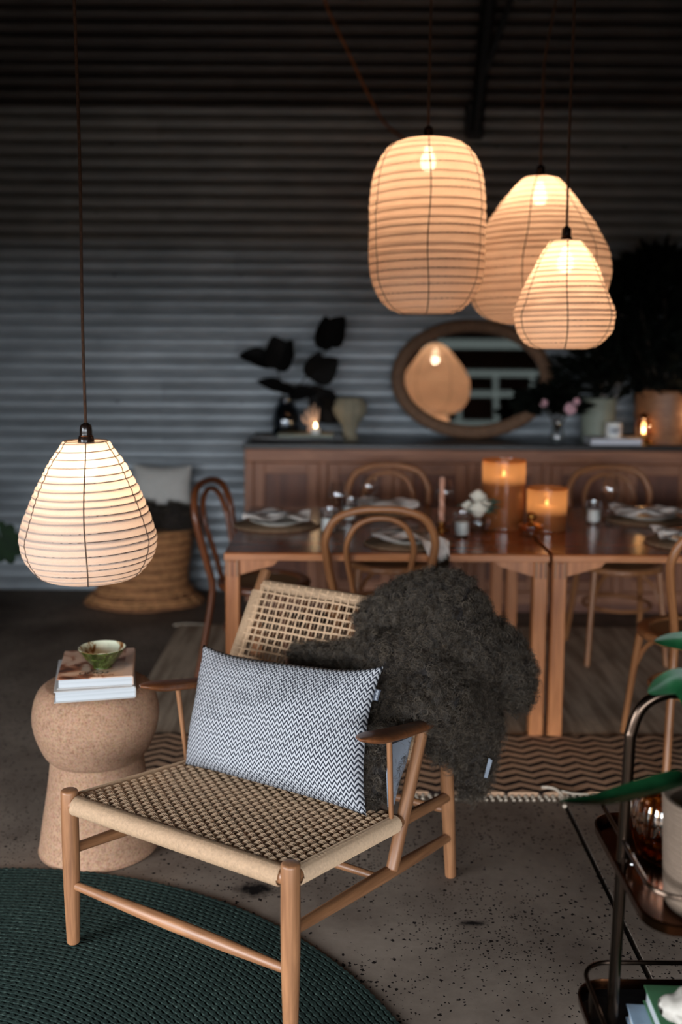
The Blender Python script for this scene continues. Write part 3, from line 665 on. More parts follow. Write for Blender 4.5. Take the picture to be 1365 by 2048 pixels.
chain([(.26, .74, .70, .06), (.335, .80, .78, .06), (.33, .84, .835, .05)])                                                                # round the upright
chain([(.335, .76, .50, .05), (.335, .772, .43, .04), (.345, .775, .395, .03)])                                                              # on the rear leg
chain([(.30, .64, .575, .045), (.36, .70, .565, .055), (.385, .80, .52, .05)])                                                       # over the arm
chain([(.385, .84, .56, .06), (.405, .85, .47, .046), (.395, .85, .37, .038), (.385, .85, .30, .032), (.38, .85, .265, .02)])         # hanging tail outside
chain([(.42, .90, .70, .05), (.468, .92, .62, .052), (.482, .92, .555, .036)])                                                      # side lobe
chain([(.2, .88, .76, .05), (.24, .93, .66, .05), (.26, .95, .55, .04), (.27, .95, .45, .03)])                                       # behind the back
mb = MB()
for q in blobs: mb.ball(q[:3], q[3], 14, 10)
tmp = mb.build('tmp_hide', 'hide_dark')
md = tmp.modifiers.new('r', 'REMESH'); md.mode = 'VOXEL'; md.voxel_size = .011
md = tmp.modifiers.new('s', 'SMOOTH'); md.iterations = 6; md.factor = .5
dg = bpy.context.evaluated_depsgraph_get(); hm = bpy.data.meshes.new_from_object(tmp.evaluated_get(dg)); bpy.data.objects.remove(tmp)
hm.transform(mw); hm.materials.clear(); hm.materials.append(MT['hide_dark']); hm.name = 'hide'
link('hide', hm, sk)
def fur(name, me, count, clump, length, curl, rad, parent, mat, npt=14, down=.35, seed=1):
    rng = np.random.default_rng(seed)
    me.calc_loop_triangles(); nt = len(me.loop_triangles)
    tri = np.zeros(nt*3, int); me.loop_triangles.foreach_get('vertices', tri); tri = tri.reshape(-1, 3)
    co = np.zeros(len(me.vertices)*3); me.vertices.foreach_get('co', co); co = co.reshape(-1, 3)
    A, B, C = co[tri[:, 0]], co[tri[:, 1]], co[tri[:, 2]]; cn = np.cross(B-A, C-A); ar = np.linalg.norm(cn, axis=1); cn /= np.maximum(ar, 1e-12)[:, None]
    nc = count//clump; idx = rng.choice(nt, nc, p=ar/ar.sum()); r1 = np.sqrt(rng.random(nc)); r2 = rng.random(nc)
    P = A[idx]*(1-r1)[:, None]+B[idx]*(r1*(1-r2))[:, None]+C[idx]*(r1*r2)[:, None]; N = cn[idx]
    D = N*1.0+np.array([0, 0, -down])+rng.normal(0, .38, (nc, 3)); D /= np.linalg.norm(D, axis=1)[:, None]
    ph = rng.random(nc)*2*PI; turns = rng.uniform(1.4, 2.8, nc); ln = length*rng.uniform(.65, 1.2, nc); cu = curl*rng.uniform(.5, 1.4, nc); hand = rng.choice([-1, 1], nc)
    rp = lambda a: np.repeat(a, clump, 0); n = nc*clump
    P = rp(P)+rng.normal(0, .0035, (n, 3)); D = rp(D)+rng.normal(0, .10, (n, 3)); D /= np.linalg.norm(D, axis=1)[:, None]
    ph = rp(ph)+rng.normal(0, .35, n); turns = rp(turns); ln = rp(ln)*rng.uniform(.8, 1.1, n); cu = rp(cu)*rng.uniform(.7, 1.3, n); hand = rp(hand)
    ref = np.where(np.abs(D[:, 2:3]) < .8, np.array([[0, 0, 1.]]), np.array([[1., 0, 0]])); E1 = np.cross(D, ref); E1 /= np.linalg.norm(E1, axis=1)[:, None]; E2 = np.cross(D, E1)
    t = np.linspace(0, 1, npt); out = np.zeros((n, npt, 3), np.float32)
    for i, q in enumerate(t):
        a = ph+hand*turns*2*PI*q; c = cu*min(1, q*2.2)
        out[:, i] = P+D*(ln*q)[:, None]+(E1*np.cos(a)[:, None]+E2*np.sin(a)[:, None])*c[:, None]-(E1*np.cos(ph)[:, None]+E2*np.sin(ph)[:, None])*(cu*.0)[:, None]+np.array([0, 0, -1])*(ln*.22*q*q)[:, None]
    hc = bpy.data.hair_curves.new(name); hc.add_curves([npt]*n)
    hc.points.foreach_set('position', out.ravel()); hc.points.foreach_set('radius', np.tile(rad*(1-.6*t), n).astype(np.float32))
    hc.materials.append(MT[mat]); o = link(name, hc, parent); o['kind'] = 'stuff'; return o
fur('wool_curls', hm, 66000, 9, .034, .0072, .00052, sk, 'wool')
# grey suede underside showing through the arm
su = MB(); P = [cl(.352, .49, .545), cl(.352, .585, .525), cl(.352, .575, .42), cl(.348, .53, .36), cl(.345, .505, .40), cl(.347, .485, .46)]
P = [np.array(cl(x, v, z)) for (x, v, z) in ((.328, .470, .522), (.328, .580, .505), (.320, .565, .435), (.318, .530, .395), (.317, .505, .340), (.317, .480, .345), (.319, .468, .44))]
off = np.array(cl(.006, 0, 0))-np.array(cl(0, 0, 0)); n = len(P)
su.add([p for p in P]+[p-off for p in P], [tuple(range(n)), tuple(range(2*n-1, n-1, -1))]+[(i, i+n, (i+1) % n+n, (i+1) % n) for i in range(n)])
tag(su.build('suede_underside', 'suede', sk, False), 'grey suede underside of the hide')
P = [np.array(cl(x, v, z)) for (x, v, z) in ((.455, .80, .395), (.466, .80, .39), (.452, .80, .335), (.442, .80, .335))]; off = np.array(cl(0, .002, 0))-np.array(cl(0, 0, 0))
tag(MB().add(P+[p+off for p in P], [(0, 1, 2, 3), (7, 6, 5, 4), (0, 4, 5, 1), (1, 5, 6, 2), (2, 6, 7, 3), (3, 7, 4, 0)]).build('care_label', 'suede', sk, False), 'pale grey cloth care label')

# ------------------------------------------------------------------ cork stool, books, bowl
st = thing('cork_stool', 'tan cork stool shaped like a champagne stopper', 'stool', (-.738, 2.915, 0))
m = MB(); prof = cr([(0, 0), (.165, 0), (.178, .008), (.1755, .03), (.165, .10), (.150, .19), (.141, .262), (.1385, .285), (.1395, .291)], 6)
m.lathe(prof, 64); m.build('base', 'cork', st)
prof = cr([(.1395, .291), (.1425, .292), (.158, .312), (.178, .36), (.188, .41), (.184, .455), (.170, .493), (.152, .510), (.136, .515), (.07, .515), (0, .515)], 6)
MB().lathe(prof, 64).build('head', 'cork', st)
def book(name, label, loc, rz, sx, sy, h, cover, spine_side, group=None, pages='pages'):
    o = thing(name, label, 'book', loc, rz, group); t = .0026
    MB().box((-sx/2, -sy/2, 0), (sx/2, sy/2, t), .0008).build('cover', cover[0], o, False)
    MB().box((-sx/2, -sy/2, h-t), (sx/2, sy/2, h), .0008).build('cover', cover[1], o, False)
    i = .005; x0, x1, y0, y1 = -sx/2+i, sx/2-i, -sy/2+i, sy/2-i
    if spine_side == '+x': x1 = sx/2-.001; MB().box((sx/2-.0005, -sy/2, t), (sx/2+.003, sy/2, h-t), .001).build('spine', cover[2], o, False)
    if spine_side == '-x': x0 = -sx/2+.001; MB().box((-sx/2-.003, -sy/2, t), (-sx/2+.0005, sy/2, h-t), .001).build('spine', cover[2], o, False)
    if spine_side == '-y': y0 = -sy/2+.001; MB().box((-sx/2, -sy/2-.003, t), (sx/2, -sy/2+.0005, h-t), .001).build('spine', cover[2], o, False)
    if spine_side == '+y': y1 = sy/2-.001; MB().box((-sx/2, sy/2-.0005, t), (sx/2, sy/2+.003, h-t), .001).build('spine', cover[2], o, False)
    MB().box((x0, y0, t), (x1, y1, h-t)).build('page_block', pages, o, False)
    return o
RB = math.radians(13)
book('hardback_book', 'thick pale hardback book lying at the bottom of the stack on the cork stool', (-.735, 2.905, .515), RB, .226, .300, .034, ('cover_white', 'cover_white', 'cover_white'), '+x', 'books on the cork stool')
b2 = book('hardback_book', 'cookery book with a warm photo cover lying under the green bowl', (-.728, 2.905, .549), math.radians(10.5), .212, .272, .030, ('cover_white', 'photo_cover', 'cover_pink'), '+x', 'books on the cork stool')
MB().box((.082, -.136, .0302), (.106, .136, .0306)).build('spine_strip', 'cover_pink', b2, False)
text_mesh('cover_lettering', 'FOOD', .030, 'ink', b2, (-.005, -.083, .0303), (0, 0, PI))
text_mesh('cover_lettering', 'SIMPLE WINTER', .0165, 'ink_brown', b2, (-.005, -.113, .0303), (0, 0, PI))
text_mesh('cover_lettering', 'THE', .014, 'ink', b2, (-.005, -.062, .0303), (0, 0, PI))
bw = thing('ceramic_bowl', 'small green glazed pottery bowl with cream and brown inside on the books', 'bowl', (-.704, 2.868, .5795))
out = cr([(0, 0), (.026, .0), (.028, .004), (.040, .018), (.056, .038), (.068, .056), (.0695, .060)], 5)
tilt = lambda th, z: 1+.012*np.sin(3*th+1)
MB().lathe(out, 48, wob=tilt).build('outside', 'green_glaze', bw)
inn = cr([(.0695, .060), (.0665, .0605), (.063, .054), (.050, .034), (.034, .016), (.016, .008), (0, .007)], 5)
MB().lathe(inn, 48, wob=tilt).build('inside', 'cream_glaze', bw)

# ------------------------------------------------------------------ pendant lanterns
def pendant(name, label, x, y, zbot, prof, spacing, ribs, rib_off, mat, watts, wob=.012, seed=0, cordtop=ROOF_Z, bend=None, bulge=.0026, group=None):
    zt = prof[-1][1]; o = thing(name, label, 'pendant lamp', (x, y, zbot), 0, group)
    P = cr(prof, 24); zz = np.array(P)[:, 1]; rr = np.array(P)[:, 0]
    L = np.r_[0, np.cumsum(np.hypot(np.diff(zz), np.diff(rr)))]; Lt = L[-1]; nr = int(round(Lt/spacing)); spc = Lt/nr
    s_ = np.linspace(0, Lt, nr*8+1); R_ = np.interp(s_, L, rr); Z_ = np.interp(s_, L, zz)
    dR = np.gradient(R_, s_); dZ = np.gradient(Z_, s_); rg = np.random.default_rng(seed); amps = rg.uniform(.3, 1.6, nr+2); kn_ = np.cumsum(np.r_[0, rg.uniform(.72, 1.28, nr)]); kn_ = kn_/kn_[-1]*Lt
    fr_ = np.interp(s_, kn_, np.arange(nr+1)); bl = bulge*np.abs(np.sin(PI*fr_))**.8*np.interp(fr_, np.arange(nr+2), amps)
    Pr = np.stack([np.maximum(.002, R_+bl*dZ), Z_-bl*dR], -1)
    p1, p2, p3 = rg.uniform(0, 6, 3)
    wb_ = lambda th, z: 1+wob*np.sin(2*th+p1+z*9)+wob*.6*np.sin(5*th+p2+z*31)+wob*.35*np.sin(9*th+p3-z*60)
    MB().lathe(Pr, 84, wob=wb_).build('shade', mat, o)
    # spiral wire that stiffens the cloth
    t = np.linspace(0, nr, nr*48+1); sw = np.interp(t, np.arange(nr+1), kn_); Rw = np.interp(sw, L, rr); Zw = np.interp(sw, L, zz); th = t*2*PI
    k = 1+wob*np.sin(2*th+p1+Zw*9)+wob*.6*np.sin(5*th+p2+Zw*31)+wob*.35*np.sin(9*th+p3-Zw*60)
    MB().tube(np.stack([Rw*k*np.cos(th), Rw*k*np.sin(th), Zw], -1), .0017, 5, ref=(0, 0, 1)).build('wire_coil', 'wire_rib', o)
    for i in range(ribs):
        a = rib_off+i*2*PI/ribs; wv = .02*np.sin(s_*17+i)
        kk = wb_(a+wv, Pr[:, 1]); MB().tube(np.stack([Pr[:, 0]*kk*np.cos(a+wv), Pr[:, 0]*kk*np.sin(a+wv), Pr[:, 1]], -1), .0019, 5, ref=(math.sin(a), -math.cos(a), 0)).build('seam', 'wire_rib', o)
    # holder, flex, bulb
    MB().lathe(cr([(0, zt+.052), (.006, zt+.05), (.009, zt+.047), (.0145, zt+.043), (.0165, zt+.03), (.0165, zt+.016), (.019, zt+.014), (.0215, zt+.004), (.0215, zt-.014), (.012, zt-.016), (0, zt-.016)], 3), 24).build('lamp_holder', 'bakelite', o)
    MB().lathe([(.0166, zt+.0155), (.0186, zt+.0155), (.0190, zt+.0135), (.0168, zt+.0135)], 24).build('holder_ring', 'copper_ring', o)
    tr = prof[-1][0]; m = MB(); m.tube([(tr*math.cos(a)*q, tr*math.sin(a)*q, zt) for a, q in ((0, 1), (0, -1))], .0016, 5); m.build('spider_bar', 'wire_rib', o)
    m = MB(); m.tube([(tr*math.cos(a), tr*math.sin(a), zt) for a in np.linspace(0, 2*PI, 40, endpoint=False)], .0016, 5, closed=True, ref=(0, 0, 1)); m.build('top_ring', 'wire_rib', o)
    hh = cordtop-zbot; m = MB(); q = np.linspace(zt+.05, hh, 60); m.tube(np.stack([.0015*np.sin(q*7)+(0 if bend is None else np.maximum(0, q-bend[0])*bend[1]), .0015*np.cos(q*5), q], -1), .0042, 7); m.build('flex', 'lamp_flex', o)
    zb = zt-.075
    MB().lathe(cr([(0, zb-.03), (.016, zb-.026), (.026, zb-.008), (.027, zb+.01), (.018, zb+.032), (.012, zb+.05), (.012, zb+.062)], 4), 20).build('bulb', 'bulb_glow', o)
    l = bpy.data.lights.new('bulb_light', 'POINT'); l.energy = watts; l.color = (1, .73, .51); l.shadow_soft_size = .03
    lo = bpy.data.objects.new('bulb_light', l); COL.objects.link(lo); lo.parent = o; lo.location = (0, 0, zb-.045)
    return o
PEAR = [(.088, 0), (.135, .018), (.168, .055), (.183, .10), (.181, .14), (.160, .20), (.128, .27), (.095, .33), (.062, .377), (.058, .382)]
pendant('pendant_lantern', 'cream linen pear-shaped lantern hanging low over the cork stool', -.692, 2.70, .885, PEAR, .0225, 6, -1.37, 'linen_shade', LAMP_W*.72, .010, 3)
pendant('pendant_lantern', 'small pear-shaped linen lantern hanging lowest of the three over the dining table', .757, 3.45, 1.5215, [(r*.90, z*.945) for r, z in PEAR], .0195, 6, -1.72, 'linen_shade_warm', LAMP_W*.9, .022, 11, group='lanterns over the dining table')
CAPS = [(.085, 0), (.135, .022), (.175, .07), (.196, .13), (.202, .22), (.202, .36), (.198, .44), (.178, .515), (.135, .572), (.080, .595)]
pendant('pendant_lantern', 'tall capsule-shaped linen lantern over the dining table', .298, 3.60, 1.643, CAPS, .029, 6, -1.62, 'linen_shade_warm', LAMP_W*1.25, .008, 5, group='lanterns over the dining table')
BELL = [(.10, 0), (.17, .015), (.222, .05), (.252, .11), (.268, .20), (.262, .26), (.228, .335), (.170, .42), (.110, .50), (.062, .545)]
pendant('pendant_lantern', 'wide bell-shaped linen lantern hanging behind the two others', .760, 3.95, 1.615, [(r*1.02, z*1.02) for r, z in BELL], .027, 6, -1.95, 'linen_shade_warm', LAMP_W*1.4, .012, 8, bend=(.99, .17), group='lanterns over the dining table')
rp = thing('hanging_rope', 'slack brown rope swagging down in front of the corrugated wall', 'rope', (-.12, 5.5, 3.35))
MB().tube(cr([(-.25, 0, .9), (-.08, 0, .35), (.02, 0, -.03), (.15, 0, -.3), (.25, .1, -.47), (.36, .35, -.58), (.5, .6, -.62)], 10), .007, 7).build('strand', 'rope', rp)

# ------------------------------------------------------------------ dining tables
TH = .74
def table(label, x0, x1, y0=3.755, y1=4.86):
    cx = (x0+x1)/2; o = thing('dining_table', label, 'table', (cx, (y0+y1)/2, 0), 0, 'dining tables set end to end'); hx, hy = (x1-x0)/2, (y1-y0)/2
    tp = MB().box((-hx, -hy, TH-.028), (hx, hy, TH), .004).build('tabletop', 'cherry_top', o, False)
    e = MB(); e.box((-hx, -hy-.004, TH-.030), (hx, -hy, TH-.004), .003); e.build('edge_lipping', 'cherry', tp, False)
    ls = .056
    for sx in (-1, 1):
        for sy in (-1, 1):
            lx, ly = sx*(hx-ls/2-.003), sy*(hy-ls/2-.004)
            lg = MB().box((lx-ls/2, ly-ls/2, .0085), (lx+ls/2, ly+ls/2, TH-.031), .005).build('leg', 'cherry', o, False)
            for q in (-.018, 0, .018):
                MB().box((lx+q-.004, ly-sy*0-ls/2-.001, TH-.095), (lx+q+.004, ly-ls/2+.012, TH-.031)).build('finger_joint', 'bentwood_dark' if q == 0 else 'oak', lg, False)
            # curved bracket between leg and top
            m = MB(); pts = [(0, 0), (.15, 0), (.13, -.022), (.05, -.045), (0, -.06)]
            f = [(lx-sx*(ls/2+p[0]), ly-.018, TH-.03+p[1]) for p in pts]; b = [(p[0], ly+.018, p[2]) for p in f]; n = len(pts)
            m.add(f+b, [tuple(range(n))[::sx], tuple(range(2*n-1, n-1, -1))[::sx]]+[((i, i+n, (i+1) % n+n, (i+1) % n))[::sx] for i in range(n)]); m.build('bracket', 'cherry', o, False)
    for sx in (-1, 1): MB().box((sx*(hx-.045)-.012, -hy+.06, TH-.10), (sx*(hx-.045)+.012, hy-.06, TH-.03), .003).build('apron', 'cherry', o, False)
    MB().box((-hx+.06, hy-.045, TH-.10), (hx-.06, hy-.02, TH-.03), .003).build('apron', 'cherry', o, False)
    return o
table('cherry wood dining table at the corrugated wall side, behind the lounge chair', -.446, .801)
table('cherry wood dining table whose near end meets the other by the amber candles', .813, 2.06)

# ------------------------------------------------------------------ bentwood chairs
def bentwood(label, loc, rz, mat):
    o = thing('bentwood_chair', label, 'chair', loc, rz, 'bentwood chairs around the tables')
    L = [(-.195, -.255, 0), (-.175, -.215, .22), (-.158, -.185, .44), (-.170, -.20, .55), (-.200, -.228, .70), (-.206, -.245, .79), (-.165, -.262, .868), (-.085, -.272, .900), (0, -.275, .906)]
    P = cr(L+[(-x, y, z) for x, y, z in L[::-1][1:]], 8); n = len(P)
    MB().tube(P, np.interp(np.linspace(0, 1, n), [0, .25, .5, .75, 1], [.0145, .0165, .014, .0165, .0145]), 10).build('back_hoop', mat, o)
    L = [(-.080, -.165, .455), (-.100, -.19, .58), (-.124, -.22, .70), (-.126, -.236, .765), (-.098, -.25, .83), (-.05, -.257, .862), (0, -.26, .870)]
    MB().tube(cr(L+[(-x, y, z) for x, y, z in L[::-1][1:]], 8), .0115, 9).build('inner_hoop', mat, o)
    MB().lathe(cr([(.165, .444), (.205, .442), (.212, .456), (.205, .470), (.18, .472), (.165, .466), (.165, .444)], 3), 40).build('seat_ring', mat, o)
    MB().lathe([(0, .452), (.17, .454), (.17, .462), (0, .459)], 36).build('seat', 'seat_cane', o)
    for sx in (-1, 1):
        MB().tube(cr([(sx*.155, .135, .448), (sx*.172, .16, .25), (sx*.19, .19, 0)], 8), [.016, .0135, .0115], 10).build('front_leg', mat, o)
        MB().tube(cr([(sx*.172, .16, .26), (sx*.14, .13, .36), (sx*.10, .09, .41), (sx*.04, .06, .44)], 6), .009, 8).build('knee_brace', mat, o)
    MB().tube([(.163*math.cos(a), .163*math.sin(a)-.02, .255) for a in np.linspace(0, 2*PI, 40, endpoint=False)], .009, 8, closed=True, ref=(0, 0, 1)).build('leg_hoop', mat, o)
    return o
bentwood('bentwood chair with its back to the lounge chair, pulled to the near table edge', (.150, 3.955, .017), 0, 'bentwood')
bentwood('bentwood chair beyond the table, seen behind the wine glasses by the sideboard', (.245, 4.85, .0095), PI, 'bentwood')
bentwood('bentwood chair beyond the second table, seen behind the white napkin', (1.375, 4.83, .0095), PI, 'bentwood')
bentwood('dark bentwood chair seen side on at the table end by the pear lantern', (-.345, 4.42, .0095), math.radians(-105), 'bentwood_dark')
bentwood('bentwood chair cut by the frame edge, standing behind the bar cart leaves', (1.325, 3.62, .018), math.radians(4), 'bentwood')

# ------------------------------------------------------------------ sideboard
SX0, SX1, SY0, SY1, SZ = -.545, 2.45, 5.60, 6.06, .978
sb = thing('sideboard', 'long dark wooden sideboard with panelled doors against the corrugated wall', 'sideboard', ((SX0+SX1)/2, (SY0+SY1)/2, 0))
hx, hy = (SX1-SX0)/2, (SY1-SY0)/2
MB().box((-hx-.012, -hy-.015, SZ-.03), (hx+.012, hy, SZ), .006).build('top', 'tray_dark_wood', sb, False)
MB().box((-hx, -hy, SZ-.105), (hx, -hy+.03, SZ-.03), .004).build('frieze', 'old_wood', sb, False)
MB().box((-hx, -hy+.03, .06), (hx, hy, SZ-.03), .004).build('carcass', 'old_wood_panel', sb, False)
MB().box((-hx+.03, -hy+.05, 0), (hx-.03, hy-.05, .062)).build('plinth', 'old_wood_panel', sb, False)
MB().box((-hx, -hy, .06), (hx, -hy+.03, .13), .004).build('bottom_rail', 'old_wood', sb, False)
nd = 7; stl = .05; dw = (2*hx-stl)/nd
for i in range(nd+1):
    x = -hx+i*dw; MB().box((x, -hy, .13), (x+stl, -hy+.03, SZ-.105), .004).build('stile', 'old_wood', sb, False)
for i in range(nd):
    x0, x1, z0, z1 = -hx+i*dw+stl+.003, -hx+(i+1)*dw-.003, .134, SZ-.109
    d = link('door', None, sb); fw = .062
    m = MB(); m.box((x0, -hy+.004, z0), (x0+fw, -hy+.026, z1), .003); m.box((x1-fw, -hy+.004, z0), (x1, -hy+.026, z1), .003)
    m.box((x0+fw-.001, -hy+.005, z0), (x1-fw+.001, -hy+.025, z0+fw), .003); m.box((x0+fw-.001, -hy+.005, z1-fw), (x1-fw+.001, -hy+.025, z1), .003); m.build('door_frame', 'old_wood', d, False)
    MB().box((x0+fw-.004, -hy+.017, z0+fw-.004), (x1-fw+.004, -hy+.024, z1-fw+.004)).build('door_panel', 'old_wood_panel', d, False)
    MB().lathe(cr([(.007, 0), (.007, .012), (.014, .02), (.013, .027), (0, .03)], 3), 14).build('knob', 'old_wood', d).matrix_local = Matrix.Translation((x1-.03 if i % 2 == 0 else x0+.03, -hy+.006, .58)) @ Matrix.Rotation(PI/2, 4, 'X')

# oval mirror leaning on the sideboard
mr = thing('oval_mirror', 'oval mirror in a thick brown woven frame leaning on the sideboard', 'mirror', (.782, 5.955, SZ))
TILT = math.radians(-8.6); mr.rotation_euler = (TILT, 0, 0)
A_, B_ = .445, .318; m = MB(); V = []
for i, t in enumerate(np.linspace(0, 2*PI, 180, endpoint=False)):
    ca, sa = math.cos(t), math.sin(t); nx_, nz_ = ca/A_, sa/B_; q = math.hypot(nx_, nz_); nx_ /= q; nz_ /= q
    rw = .040*(1+.05*math.cos(t*90)); row = []
    for a in np.linspace(0, 2*PI, 12, endpoint=False):
        row.append((A_*ca+nx_*rw*math.cos(a), -.02+rw*.75*math.sin(a), B_+.04+B_*sa+nz_*rw*math.cos(a)))
    V.append(row)
V.append(V[0]); m.grid(np.array(V), True); m.build('frame', 'rattan_frame', mr)
g = [(A_*.97*math.cos(t), -.018, B_+.04+B_*.97*math.sin(t)) for t in np.linspace(0, 2*PI, 72, endpoint=False)]
MB().add(g+[(x, 0, z) for x, y, z in g], [tuple(range(72)), tuple(range(143, 71, -1))]+[(i, (i+1) % 72, (i+1) % 72+72, i+72) for i in range(72)][::1]).build('mirror_glass', 'mirror_glass', mr, False)

# ------------------------------------------------------------------ on the sideboard
def leaf_mb(L, Wd, curl=.15, fold=.1, nl=9, tip=1.0, width=None):
    V = []
    for i in range(nl):
        t = i/(nl-1); wd = Wd*math.sin(PI*min(1, t**.75*.96+.02))**.8 if width is None else Wd*width(t); row = []
        for s_ in (-1, -.5, 0, .5, 1): row.append((s_*wd/2, t*L, -curl*L*t*t+fold*abs(s_)*wd))
        V.append(row)
    up_ = np.array(V); lo = up_-np.array([0, 0, .0008]); m = MB(); m.grid(up_); m.grid(lo[:, ::-1]); return m
def place_leaf(name, mesh, parent, base, direction, upv=(0, 0, 1), roll=0):
    d = Vector(direction).normalized(); u = Vector(upv); x = d.cross(u).normalized() if abs(d.dot(u)) < .98 else Vector((1, 0, 0)); z = x.cross(d).normalized()
    M3 = Matrix((x, d, z)).transposed().to_4x4() @ Matrix.Rotation(roll, 4, 'Y'); M3.translation = Vector(base)
    o = link(name, mesh, parent); o.matrix_local = M3; return o
sh = SZ
tr = thing('serving_tray', 'flat dark tray at the sideboard end under the glass vase', 'tray', (-.25, 5.84, sh))
MB().box((-.27, -.15, 0), (.27, .15, .012), .004).build('base', 'tray_black', tr, False)
m = MB(); 
for a, b in (((-.27, -.15), (.27, -.142)), ((-.27, .142), (.27, .15)), ((-.27, -.142), (-.262, .142)), ((.262, -.142), (.27, .142))): m.box((a[0], a[1], .0115), (b[0], b[1], .028), .002)
m.build('rim', 'tray_black', tr, False)
vz = thing('glass_vase', 'smoky glass vase holding a branch of black leaves', 'vase', (-.33, 5.92, sh+.012))
MB().lathe(cr([(0, .003), (.06, .003), (.075, .02), (.082, .09), (.07, .16), (.045, .20), (.048, .225), (.045, .225), (.041, .20), (.066, .16), (.078, .09), (.07, .022), (0, .008)], 4), 32).build('body', 'smoke_glass', vz)
bc = thing('leafy_branch', 'dark branch of broad rounded leaves standing in the smoky vase', 'branch', (-.33, 5.92, sh+.03))
leafm = leaf_mb(.20, .19, .1, .08, 9).mesh('leaf', 'leaf_black'); leaft = leaf_mb(.17, .105, .2, .1, 9).mesh('leaf', 'leaf_black')
for (tx, tz, tw) in (((.245, .5, 0)), ((-.05, .38, 0)), ((.16, .33, 0)), ((.02, .24, 0))):
    MB().tube(cr([(0, 0, 0), (tx*.2, .01, tz*.45), (tx*.7, .02, tz*.8), (tx, .01, tz)], 6), [.005, .003], 7).build('stem', 'stem_brown', bc)
for (x, z, dx, dz, big, r) in ((.24, .49, .02, 1, 1, .6), (.25, .52, .25, .5, 1, -.5), (-.02, .38, -.2, .85, 1, .3), (-.07, .40, -.9, .35, 1, .9), (-.05, .37, .4, .9, 1, -.6), (.14, .33, .9, .55, 1, .5), (.13, .33, .4, .8, 0, .2),
                               (.0, .26, -.8, .35, 0, .6), (.02, .22, .8, .25, 0, -.5), (.12, .25, .8, -.2, 0, .4), (.17, .2, .8, -.75, 1, .7), (.2, .26, .35, -1, 1, .4), (-.1, .45, -1, .1, 0, .2), (.06, .24, -.5, .2, 0, .8)):
    place_leaf('leaf', leafm if big else leaft, bc, (x, -.01, z), (dx, -.25, dz), (0, -1, .2), r)
book('flat_book', 'pale book lying on the dark tray under the small flame', (-.205, 5.80, sh+.0125), 0, .32, .2, .032, ('book_spine_white', 'coral_cream', 'pot_sage'), '-y')
def flame_candle(name, label, loc, r, h, mat, fl=.022, watts=.25, fz=None):
    o = thing(name, label, 'candle', loc)
    MB().lathe(cr([(0, 0), (r, 0), (r, h*.5), (r, h-.004), (r*.85, h), (r*.4, h-.003), (0, h-.004)], 3), 24).build('wax_or_glint', mat, o)
    MB().tube([(0, 0, h-.005), (.001, 0, h+.008)], .0012, 5).build('wick', 'black_steel', o)
    MB().lathe(cr([(0, h+.004), (.005, h+.01), (.0055, h+.016), (.003, h+.026), (0, h+.036)], 4), 12).build('flame', 'flame_glow', o)
    l = bpy.data.lights.new('flame_light', 'POINT'); l.energy = watts; l.color = (1, .68, .40); l.shadow_soft_size = .012
    q = bpy.data.objects.new('flame_light', l); COL.objects.link(q); q.parent = o; q.location = (0, 0, h+.03); return o
flame_candle('tea_candle', 'low lit candle on the pale book beside the hand ornament', (-.148, 5.73, sh+.045), .026, .03, 'white_wax_and_glint', watts=.12)
hd = thing('hand_ornament', 'small white plaster hand ornament with raised fingers behind the low flame', 'ornament', (-.165, 5.82, sh+.045))
MB().lathe(cr([(0, 0), (.035, 0), (.034, .03), (.028, .05), (.036, .08), (.03, .10), (0, .105)], 4), 20, sy=.6).build('palm', 'plaster_blush', hd)
for (x, a, L) in ((-.03, -.35, .05), (-.012, -.1, .07), (.006, .03, .085), (.024, .2, .06)):
    MB().tube(cr([(x, 0, .085), (x+math.sin(a)*L*.5, -.004, .085+L*.55), (x+math.sin(a)*L*.9, 0, .085+L)], 5), [.009, .008, .006, .002], 8).build('finger', 'plaster_blush', hd)
MB().tube(cr([(-.034, 0, .05), (-.058, -.004, .075), (-.062, 0, .10)], 5), [.01, .009, .003], 8).build('thumb', 'plaster_blush', hd)
cv = thing('coral_vase', 'cream ribbed shell vase on a narrow foot beside the black leaves', 'vase', (.05, 5.86, sh))
MB().lathe(cr([(0, 0), (.048, 0), (.05, .01), (.036, .04), (.05, .09), (.088, .15), (.096, .19), (.085, .225), (.07, .245), (.065, .243), (.08, .22), (.09, .19), (0, .1)], 4), 48, sy=.75, wob=lambda th, z: 1+.04*np.sin(12*th)).build('body', 'coral_cream', cv)
gv = thing('glass_bottle_vase', 'clear glass bottle vase holding dark foliage and pink blooms', 'vase', (1.245, 5.74, sh))
MB().lathe(cr([(0, .003), (.04, .003), (.046, .03), (.04, .07), (.022, .10), (.02, .13), (.028, .145), (.025, .145), (.017, .13), (.019, .10), (.036, .07), (.04, .03), (0, .01)], 4), 28).build('body', 'clear_glass', gv)
fo = thing('flower_bunch', 'dark leafy bunch with three pale pink blooms in front of the mirror', 'flowers', (1.245, 5.74, sh+.06))
sml = leaf_mb(.12, .07, .2, .1, 7).mesh('leaf', 'leaf_dark')
for i in range(96):
    a = random.uniform(0, 2*PI); e_ = random.uniform(-.1, 1.3); rr = random.uniform(.06, .15)
    b = (math.cos(a)*math.cos(e_)*rr-.045, math.sin(a)*math.cos(e_)*rr*.6, .13+math.sin(e_)*rr*.8)
    place_leaf('leaf', sml, fo, b, (math.cos(a), math.sin(a)*.6-.2, random.uniform(-.2, .8)), (0, 0, 1), random.uniform(-1, 1))
for k in range(6): MB().tube(cr([(0, 0, -.04), (.01*k-.03, .01, .08), (.045*k-.15, -.01*k, .19)], 5), .003, 6).build('stem', 'stem_brown', fo)
